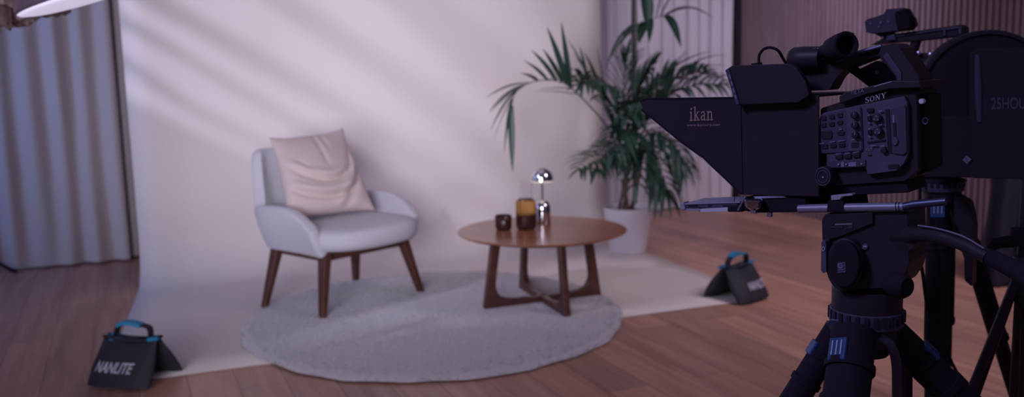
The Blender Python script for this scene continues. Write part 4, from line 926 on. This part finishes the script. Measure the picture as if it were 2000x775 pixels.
# rear tripod
T2c = P2(1832, 372, -.08)
T2 = thing('tripod', 'rear black tripod at the right edge, under the rig with the round housing', 'tripod', (T2c.x, T2c.y, 0))
def ring2(px, py0, py1, r, mat, name, par=T2):
    z0, z1 = P2(px, py1, -.08).z, P2(px, py0, -.08).z; c = P2(px, 370, -.08)
    return MB().lathe([(.01, z0-c.z), (r-.003, z0-c.z), (r, z0-c.z+.003), (r, z1-c.z-.003), (r-.003, z1-c.z), (.01, z1-c.z)], c, seg=40).build(name, mat, par, smooth=True, angle=40)
ring2(1838, 348.5, 354, .060, 'black', 'head_base')
r2 = ring2(1836, 350, 372, .0565, 'panel', 'leveling_ring'); c_ = P2(1836, 357, -.08)
for k in range(24):
    a = 2*PI*k/24; MB().box(c_+V((math.cos(a), math.sin(a), 0))*.0568, (.005, .0075, .015), Matrix.Rotation(a, 3, 'Z')).build('grip_rib', 'button', r2, bevel=.001)
ring2(1840, 370, 404, .047, 'black', 'leg_collar')
leg(T2, to(1832, 396, 2.33), to(1826, 775, 2.15), .0275, .0245, (.025, .017, .022))
leg(T2, to(1870, 398, 2.38), to(1984, 775, 2.42), .0235, .0195)
leg(T2, to(1850, 398, 2.45), to(1846, 640, 2.62), .0235, .0195)
slab(P2, [(1864, 380), (1892, 395), (1902, 440), (1898, 560), (1884, 548), (1882, 470), (1862, 430)], -.02, .05, rnd_=.2).build('leg_bracket', 'black', T2, bevel=.005)
m_ = MB(); m_.lathe([(.02, 0), (.0268, .004), (.0268, .010), (.02, .014)], to(1830, 472, 2.28), (0, 0, 1), 24); m_.build('bright_ring', 'dimprint', T2, smooth=True)
# cable of the rear rig
m_ = MB(); cpts = [P2(1797, 345, -.02), to(1796, 480, 2.2), to(1803, 540, 2.2), to(1814, 610, 2.22), to(1840, 662, 2.24), to(1866, 722, 2.24), to(1905, 782, 2.22)]
e_ = cpts[-1]; cpts += [V((e_.x+.06, e_.y, .15)), V((e_.x+.18, e_.y+.05, .008)), V((e_.x+.6, e_.y+.1, .006))]
ob = m_.tube(spline(cpts, 8), .0042, 8).build('hanging_cable', 'rubber', None, smooth=True); tag(ob, 'thin black cable hanging from the rear rig past its tripod leg', 'cable')
# light stand at the right edge
sx = to(1995, 540, 1.95); LS = thing('light_stand', 'thin black light stand with a silver collar, cut off by the right edge', 'stand', (sx.x, sx.y, 0))
m_ = MB(); m_.tube([V((sx.x, sx.y, .12)), V((sx.x, sx.y, 1.02))], .0115, 14); m_.build('pole', 'black', LS, smooth=True)
z_ = lambda py: to(1990, py, 1.95).z
MB().lathe([(.008, 0), (.0165, 0), (.0165, z_(500)-z_(530)), (.008, z_(500)-z_(530))], V((sx.x-.004, sx.y-.002, z_(530))), seg=24).build('silver_collar', 'darkalu', LS, smooth=True, angle=40)
MB().lathe([(.008, 0), (.0185, 0), (.0185, z_(530)-z_(556)), (.008, z_(530)-z_(556))], V((sx.x-.004, sx.y-.002, z_(556))), seg=24).build('brown_collar', 'chairwood', LS, smooth=True, angle=40)
MB().lathe([(.008, 0), (.026, 0), (.028, .01), (.026, .035), (.008, .04)], V((sx.x, sx.y, z_(478))), seg=24).build('clamp', 'rubber', LS, smooth=True, angle=40)
m_ = MB(); m_.tube([V((sx.x-.02, sx.y, z_(470))), to(1945, 475, 1.93), to(1925, 492, 1.92)], [.014, .012, .006], 12); m_.build('clamp_handle', 'rubber', LS, smooth=True)
a0 = to(1984, 548, 1.94); a1 = to(1893, 775, 1.92)
for k in range(3):
    d = (a1-a0)*(a0.z/(a0.z-a1.z)); d = Matrix.Rotation(-2*PI*k/3*.8, 3, 'Z') @ d; f = a0+d; f.z = .012
    l = MB().tube([a0, f], .0098, 12).build('leg', 'black', LS, smooth=True); MB().tube([f+(a0-f)*.03, f], .0115, 12).build('rubber_foot', 'rubber', l, smooth=True)
m_ = MB(); m_.tube([to(1999, 640, 1.9), to(1995, 775, 1.9), to(1994, 900, 1.9)], .006, 10); m_.build('brace', 'black', LS, smooth=True)
# dark pleated cloth over a low rail in the background shadow
ck = V((2.62, 5.05, 0)); DCc = on(1972, 562); rows = []
ul = V((math.cos(-.6), math.sin(-.6), 0))
dcl = thing('draped_cloth', 'dark pleated cloth draped over a low rail, behind the right-hand tripods', 'cloth', DCc)
for z in (.0, .03, .25, .5, .75, .93, .98):
    row = []
    for k in range(90):
        t = k/89; s = -.17+1.0*t; lean = .14*(z/.95)
        w = .035*math.sin(t*2*PI*8.0+2.0*z*.6) + .012*math.sin(t*31+z*3)
        row.append(DCc + ul*(s+lean*(.6 if k else .6)) + V((-ul.y, ul.x, 0))*(w*(1.1-.3*z)) + V((0, 0, z)))
    rows.append(row)
MB().grid(rows).build('fabric', 'blackstripe', dcl, smooth=True, solid=.006, angle=80)
q = V((-ul.y, ul.x, 0))
MB().tube([DCc+ul*-.1+q*.06+V((0, 0, .97)), DCc+ul*.95+q*.06+V((0, 0, .97))], .016, 10).build('rail', 'black', dcl, smooth=True)
for s in (.02, .92): MB().tube([DCc+ul*s+q*.08+V((0, 0, .0)), DCc+ul*s+q*.06+V((0, 0, .97))], .014, 10).build('post', 'black', dcl, smooth=True)
